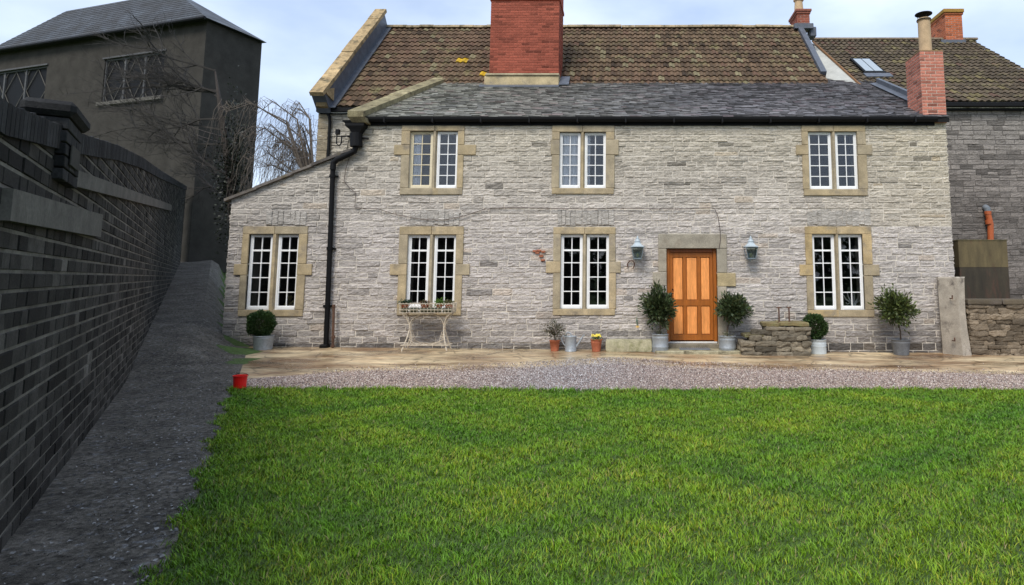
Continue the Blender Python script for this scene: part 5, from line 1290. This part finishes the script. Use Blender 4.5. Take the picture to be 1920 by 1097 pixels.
# ------------------------------------------------------------------ background left: willow, wires
def willow():
    g = (-10.6, 8.0); z0 = height(*g)
    T = thing('weeping_willow', (g[0], g[1], z0), 'bare weeping willow with drooping twigs behind the left wing', 'tree')
    rr = random.Random(31); b = MB(); b.tube([(0, 0, 0), (.1, 0, 2.0), (-.1, 0, 3.8), (-.3, 0, 5.0)], [.32, .26, .2, .14], 8); b.build('trunk', M['bark'], T, smooth=True)
    b = MB(); b.col = (1.35, 1.55, 1.8)
    for k in range(26):
        a = rr.uniform(0, 6.28) if k > 12 else rr.uniform(2.6, 3.9); L_ = rr.uniform(1.0, 3.0); hz = rr.uniform(5.2, 7.6)
        p = [Vector((-.2, 0, 4.0)), Vector((-.2 + .35 * L_ * cos(a), .35 * L_ * sin(a), hz - .5)), Vector((-.2 + .75 * L_ * cos(a), .75 * L_ * sin(a), hz + rr.uniform(-.2, .3))), Vector((-.2 + L_ * cos(a), L_ * sin(a), hz - .3))]
        b.tube(p, [.06, .03, .018, .009], 5)
        for q in range(22):
            t = rr.uniform(.35, 1); s_ = p[1].lerp(p[2], (t - .35) / .4) if t < .75 else p[2].lerp(p[3], (t - .75) / .25)
            aa = a + rr.uniform(-1.4, 1.4); l = rr.uniform(.25, 1.0); dr = rr.uniform(.6, 2.4) 
            pts = [s_]; c = s_.copy()
            pts.append(c + Vector((l * .4 * cos(aa), l * .4 * sin(aa), rr.uniform(.05, .25)))); n = 5
            for w in range(1, n + 1): pts.append(c + Vector((l * (.4 + .6 * w / n) * cos(aa) + rr.uniform(-.10, .10), l * (.4 + .6 * w / n) * sin(aa), .15 - dr * (w / n) ** 1.3)))
            b.tube(pts, [.008, .007, .006, .005, .004, .0035, .003], 3, cap=False)
    b.build('branches', M['bark'], T)
willow()
for k, (pa1, pb1) in enumerate((((503, 249), (602, 262)), ((503, 262), (602, 276)), ((503, 292), (602, 285)))):
    yy = 6.5; A = Vector((FX(pa1[0], pa1[1], yy)[0], yy, FX(pa1[0], pa1[1], yy)[1])); B_ = Vector((XRL, YR + .6, FX(pb1[0], pb1[1], YR + .6)[1])); A2 = A + (A - B_) * 2.2
    b = MB(); b.tube([B_ + (A2 - B_) * t + Vector((0, 0, -.35 * sin(pi * t))) for t in np.linspace(0, 1, 12)], .007, 4)
    o = b.build('overhead_wire', M['cable']); tag(o, ['upper', 'middle', 'lowest'][k] + ' overhead wire running left from the rear house corner past the willow', 'wire', 'overhead wires')

# ------------------------------------------------------------------ left: dark brick wall, cottage
def alley():
    d0, d1 = 1.2, 26.0
    A = Vector((wall_x(d0), d0 - CAM_D, 0)); B_ = Vector((wall_x(d1), d1 - CAM_D, 0)); U = (B_ - A).normalized(); Wd = (B_ - A).length; N_ = Vector((U.y, -U.x, 0))
    T = thing('boundary_wall', (A.x, A.y, 0), 'tall brick boundary wall in darkened colour running along the footpath on the left', 'wall')
    def put(b, name, m, par=None):
        b.v = [(x - A.x, y - A.y, z) for x, y, z in b.v]; return b.build(name, m, par or T)
    # top profile through the photographed silhouette
    prof = []
    for px, py in ((0, 214), (60, 234), (75, 240), (140, 262), (175, 272), (215, 282), (262, 302), (300, 326)):
        h = hit(px, py, A, N_); prof.append(((h - A).dot(U), h.z))
    top = lambda u: lerp_tab(prof, u)
    e0 = prof[-1]
    top = lambda u: (lerp_tab(prof, u) if u < e0[0] else e0[1] + (u - e0[0]) * .10)
    def col(P, z, r, u0, u1):
        c = .024 * r.uniform(.35, 2.4) * (2.2 if r.random() < .06 else 1) * (1 + .5 * fn(P.x, P.y, z * 2)); return (c * 1.08, c, c * .88)  # near-black brick tones carry the overlay's darkening
    gl = lambda u: height(*(A + U * u + N_ * .05).xy)
    b = MB(); masonry(b, A, U, N_, Wd, -.1, max(top(0), top(Wd)), (), (.105, .105), (.16, .34), .015, .012, col, top, seed=71, fine=False); put(b, 'bricks', M['dbrick'])
    b = MB(); n = 24
    for k in range(n): a, c = Wd * k / n, Wd * (k + 1) / n; b.prism([A + U * a - Vector((0, 0, .4)), A + U * c - Vector((0, 0, .4)), A + U * c + Vector((0, 0, top(c))), A + U * a + Vector((0, 0, top(a)))], -N_ * .34, (1, 1, 1))
    put(b, 'wall_core', M['dmortar'])
    b = MB(); u = 0; rr = random.Random(6)                      # soldier course on top
    while u < Wd:
        z = top(u); c = .02 * rr.uniform(.5, 1.8); q = A + U * u; b.prism([q + N_ * .03 + Vector((0, 0, z - .10)), q + U * .072 + N_ * .03 + Vector((0, 0, top(u + .072) - .10)), q + U * .072 + N_ * .03 + Vector((0, 0, top(u + .072) + .055 + rr.uniform(-.01, .01))), q + N_ * .03 + Vector((0, 0, z + .055))], -N_ * .40, (c, c, c)); u += .082
    put(b, 'brick_coping', M['dbrick'])
    # two sloping stone offset bands
    b = MB()
    for (pa2, pb2, th) in (((0, 352), (180, 402), .16), ((130, 318), (318, 384), .12)):
        p = hit(*pa2, A, N_); q = hit(*pb2, A, N_)
        b.prism([p, q, q + Vector((0, 0, -th * 1.3)), p + Vector((0, 0, -th))], N_ * .05, (1, 1, 1))
    put(b, 'stone_band', M['dband'])
    # gate pier rising above the wall with blank name stone
    h = hit(104, 240, A, N_); h2 = hit(135, 240, A, N_); u0 = (h - A).dot(U); u1 = (h2 - A).dot(U); zt = hit(100, 178, A, N_).z; q = A + U * u0
    b = MB()
    mat4 = Matrix(((U.x, N_.x, 0, q.x), (U.y, N_.y, 0, q.y), (0, 0, 1, 0), (0, 0, 0, 1))); b.M = mat4; w = u1 - u0
    zz = top(u0) - .3
    while zz < zt - .12:
        for k in range(3): c = .02 * rr.uniform(.5, 1.9); b.box(w * k / 3 + .004, w * (k + 1) / 3 - .004, -.14, .06 + rr.uniform(0, .004), zz + .004, zz + .076, .004, (c, c, c))
        zz += .083
    b.box(-.04, w + .04, -.18, .10, zz, zz + .10, .03, (.02, .02, .02)); b.M = None; put(b, 'gate_pier', M['dbrick'])
    b = MB(); b.M = mat4; b.box(.12, w - .12, .066, .078, zt - .40, zt - .26, .004, (.5, .5, .5)); b.M = None; put(b, 'name_stone', M['dband'])

    # cottage
    C0 = Vector((-.654 * 26.3, 26.3 - CAM_D, 0)); C0.x = hit(368, 300, C0, (0, 1, 0)).x
    e1 = Vector((-3.2, 1, 0)).normalized(); nF = Vector((-e1.y, e1.x, 0)); nF = nF if nF.y < 0 else -nF
    Ck = thing('rendered_cottage', (C0.x, C0.y, height(C0.x, C0.y)), 'rendered cottage in darkened colour with diamond lattice windows behind the brick wall', 'cottage'); cb = Ck.location.z
    def putc(b, name, m, par=None):
        b.v = [(x - C0.x, y - C0.y, z - cb) for x, y, z in b.v]; return b.build(name, m, par or Ck)
    ze = hit(368, 42, C0, nF).z; ln_, dpth = 13.5, 2.5
    F_ = lambda px, py: hit(px, py, C0, nF)
    wins = []
    for q in (((197, 112), (303, 180)), ((-32, 140), (80, 207))):
        a, c = F_(*q[0]), F_(*q[1]); u0, u1 = (a - C0).dot(e1), (c - C0).dot(e1); wins.append((min(u0, u1), max(u0, u1), min(a.z, c.z) - .0, max(a.z, c.z)))
    b = MB(); hs = [(w[0], w[1], w[2], w[3]) for w in wins]; hs.sort()
    backing(b, C0, e1, nF, ln_, cb - .4, ze, hs, None, .3)
    back = -nF * dpth
    b.prism([C0 + Vector((0, 0, cb - .4)) - nF * .3, C0 + back + Vector((0, 0, cb - .4)), C0 + back + Vector((0, 0, ze)), C0 + Vector((0, 0, ze)) - nF * .3], e1 * .3)
    far = C0 + e1 * ln_; b.prism([far + Vector((0, 0, cb - .4)) - nF * .3, far + back + Vector((0, 0, cb - .4)), far + back + Vector((0, 0, ze)), far + Vector((0, 0, ze)) - nF * .3], -e1 * .3)
    b.prism([C0 + back + Vector((0, 0, cb - .4)), far + back + Vector((0, 0, cb - .4)), far + back + Vector((0, 0, ze)), C0 + back + Vector((0, 0, ze))], -nF * .3)
    putc(b, 'wall', M['drender'])
    b = MB(); E = Vector((0, 0, 1)); ov = .3
    c_ = [C0 + nF * ov - e1 * ov + E * ze, far + nF * ov + e1 * ov + E * ze, far + back - nF * ov + e1 * ov + E * ze, C0 + back - nF * ov - e1 * ov + E * ze]
    rh = 2.35; r0 = C0 + back * .5 + e1 * 3.6 + E * (ze + rh); r1_ = far + back * .5 - e1 * 2.5 + E * (ze + rh)
    dk = (.022, .022, .023); b.poly([c_[0], c_[1], r1_, r0], dk); b.poly([c_[1], c_[2], r1_], dk); b.poly([c_[2], c_[3], r0, r1_], dk); b.poly([c_[3], c_[0], r0], dk); b.poly([c_[3], c_[2], c_[1], c_[0]], dk)
    # slate courses standing proud on the front slope
    for k in range(16):
        t0, t1 = k / 16, (k + 1) / 16; l0, l1 = c_[0].lerp(r0, t0), c_[1].lerp(r1_, t0); m0, m1 = c_[0].lerp(r0, t1), c_[1].lerp(r1_, t1); nn2 = (l1 - l0).cross(m0 - l0).normalized(); nn2 = nn2 if nn2.z > 0 else -nn2
        q = .022 * rr.uniform(.8, 1.3); b.poly([l0 + nn2 * .022, l1 + nn2 * .022, m1 + nn2 * .01, m0 + nn2 * .01], (q, q, q)); b.poly([l0, l1, l1 + nn2 * .022, l0 + nn2 * .022], (.012, .012, .012))
    putc(b, 'roof', M['slate'])
    b = MB(); b.tube([c_[0] + E * -.03 + nF * .05, c_[1] + E * -.03 + nF * .05], .07, 8); putc(b, 'gutter', M['black'])
    mt = lambda u: Matrix(((e1.x, nF.x, 0, C0.x + e1.x * u), (e1.y, nF.y, 0, C0.y + e1.y * u), (0, 0, 1, 0), (0, 0, 0, 1)))
    for (u0, u1, z0, z1) in wins:
        w = u1 - u0; b = MB(); b.M = mt(u0); n = 3
        for k in range(n + 1): x = w * k / n; b.box(max(0, x - .05), min(w, x + .05), -.16, -.06, z0, z1)
        b.box(.0, w, -.165, -.055, z0, z0 + .07); b.box(.0, w, -.165, -.055, z1 - .07, z1); 
        b.M = None; wn = putc(b, 'window', M['dpaint'])
        b = MB(); b.M = mt(u0)
        for k in range(n):
            xa_, xb_ = w * k / n + .07, w * (k + 1) / n - .07; xm_ = (xa_ + xb_) / 2; zm_ = (z0 + z1) / 2; y_ = -.1
            for p, q in (((xm_, z1 - .07), (xa_, zm_)), ((xa_, zm_), (xm_, z0 + .07)), ((xm_, z0 + .07), (xb_, zm_)), ((xb_, zm_), (xm_, z1 - .07)), ((xa_, z1 - .3), (xa_ + .12, z1 - .07)), ((xb_, z1 - .3), (xb_ - .12, z1 - .07)), ((xa_, z0 + .3), (xa_ + .12, z0 + .07)), ((xb_, z0 + .3), (xb_ - .12, z0 + .07))): b.tube([(p[0], y_, p[1]), (q[0], y_, q[1])], .016, 4)
        b.M = None; putc(b, 'lattice', M['dband'], wn)
        b = MB(); b.M = mt(u0); b.box(.0, w, -.14, -.13, z0, z1); b.M = None; putc(b, 'pane', M['black'], wn)
        b = MB(); b.M = mt(u0); b.box(-.12, w + .12, -.05, .14, z0 - .17, z0 - .01, .01); b.M = None; putc(b, 'sill', M['dband'], wn)
        b = MB(); b.M = mt(u0); b.box(-.08, w + .08, .003, .06, z1 + .003, z1 + .08, .005); b.M = None; putc(b, 'drip_mould', M['dpaint'], wn)
alley()

def litter():
    n = 6000; d = RNG.uniform(3.0, 20, n); u = RNG.random(n) ** .8
    x0 = np.array([wall_x(a) for a in d]); x1 = np.array([edge_x(a) for a in d]); x = x0 + .08 + (x1 - x0 - .1) * u; y = d - CAM_D
    z = np.array([height(a, c) for a, c in zip(x, y)]) + .012; a = RNG.uniform(0, 6.28, n); s_ = RNG.uniform(.003, .016, n)
    P = np.zeros((n, 4, 3))
    for k in range(4):
        r_ = s_ * RNG.uniform(.4, 1.1, n); P[:, k, 0] = x + r_ * np.cos(a + k * 1.57); P[:, k, 1] = y + r_ * np.sin(a + k * 1.57); P[:, k, 2] = z + RNG.uniform(0, .012, n)
    c = RNG.choice([.05, .12, .22, .32], n)[:, None] * np.array([[1, .97, .92]])
    o = np_mesh('leaf_litter', P.reshape(-1, 3), np.arange(n * 4).reshape(-1, 4), c, mat('dry_leaf', rough=.9, a1=0, a2=0, bump=0), 4)
    tag(o, 'pale dry leaf litter and grit scattered over the dark footpath', 'leaf litter', kind='stuff')
litter()
def bare_tree():
    d = 21.5; x = hit(452, 500, (0, d - CAM_D, 0), (0, 1, 0)).x; g = (x, d - CAM_D); T = thing('bare_tree', (x, d - CAM_D, height(*g)), 'bare leaning tree with ivy on its trunk between the cottage and the farmhouse wing', 'tree')
    rr = random.Random(77); b = MB(); tw_ = []
    trunk = [Vector((0, 0, 0)), Vector((-.1, 0, 2)), Vector((-.5, 0, 4.4)), Vector((-1.0, 0, 6.8)), Vector((-1.5, .2, 8.6))]
    b.tube(trunk, [.22, .19, .15, .10, .02], 8, (.3, .32, .36)); b.build('trunk', M['bark'], T, smooth=True)
    b = MB()
    def br(p, dv, l, r, dep):
        pts = [p.copy()]; q = p.copy(); v = dv.normalized()
        for k in range(4):
            v = (v + Vector((rr.uniform(-.3, .3), rr.uniform(-.3, .3), rr.uniform(-.22, .26)))).normalized(); q = q + v * l / 4; pts.append(q.copy())
            if dep < 3:
                for _ in range(2 if dep < 2 else 1): br(q, (v + Vector((rr.uniform(-.9, .5), rr.uniform(-.8, .8), rr.uniform(-.6, .7)))), l * rr.uniform(.4, .65), r * .5, dep + 1)
        b.tube(pts, [r, r * .8, r * .6, r * .45, r * .3], 4 if dep < 2 else 3, cap=False)
    for k in range(11):
        t = rr.uniform(.45, 1); i = min(3, int(t * 4)); p = trunk[i].lerp(trunk[i + 1], t * 4 - i); br(p, Vector((-1, rr.uniform(-.4, .4), rr.uniform(-.1, .6))), rr.uniform(1.6, 3.2), .045, 0)
    b.build('branches', mat('dark_twig', (.03, .026, .022), .9), T)
    foliage(T, 'ivy', n=2600, centre=(-.55, 0, 4.9), rad=(.55, .4, 2.6), lw=.07, ll=.09, cols=[(.012, .016, .009), (.02, .025, .014)], seed=5, shell=.2, lump=.35)
bare_tree()

def hedge():  # added out of view so the lower windows reflect something dark
    T = thing('unseen_hedge', (0, -34, 0), 'unseen tall hedge added behind the camera to darken the ground floor window reflections', 'hedge')
    r = np.random.default_rng(4); n = 16000
    p = np.stack([r.uniform(-45, 45, n), r.uniform(-1.5, 1.5, n), np.zeros(n)], 1); p[:, 2] = r.random(n) ** .8 * (5.6 + .9 * np.sin(p[:, 0] * .7) + .5 * np.sin(p[:, 0] * 1.9))
    a = r.normal(size=(n, 3)); a /= np.linalg.norm(a, axis=1, keepdims=True); c = np.cross(a, r.normal(size=(n, 3))); c /= np.linalg.norm(c, axis=1, keepdims=True)
    v = np.stack([p - a * .3, p + c * .22, p + a * .3, p - c * .22], 1).reshape(-1, 3)
    o = np_mesh('foliage', v, np.arange(n * 4).reshape(-1, 4), np.array([[.03, .05, .015]]) * r.uniform(.6, 1.4, (n, 1)), M['leaf'], 4); o.parent = T
    b = MB(); rr = random.Random(2)
    for k in range(30): x = -44 + k * 3 + rr.uniform(-.5, .5); b.tube([(x, 0, 0), (x + .1, 0, 2.4), (x + .3, 0, 4.2)], [.12, .09, .04], 5)
    b.build('trunk', M['bark'], T)
    return T
hedge()
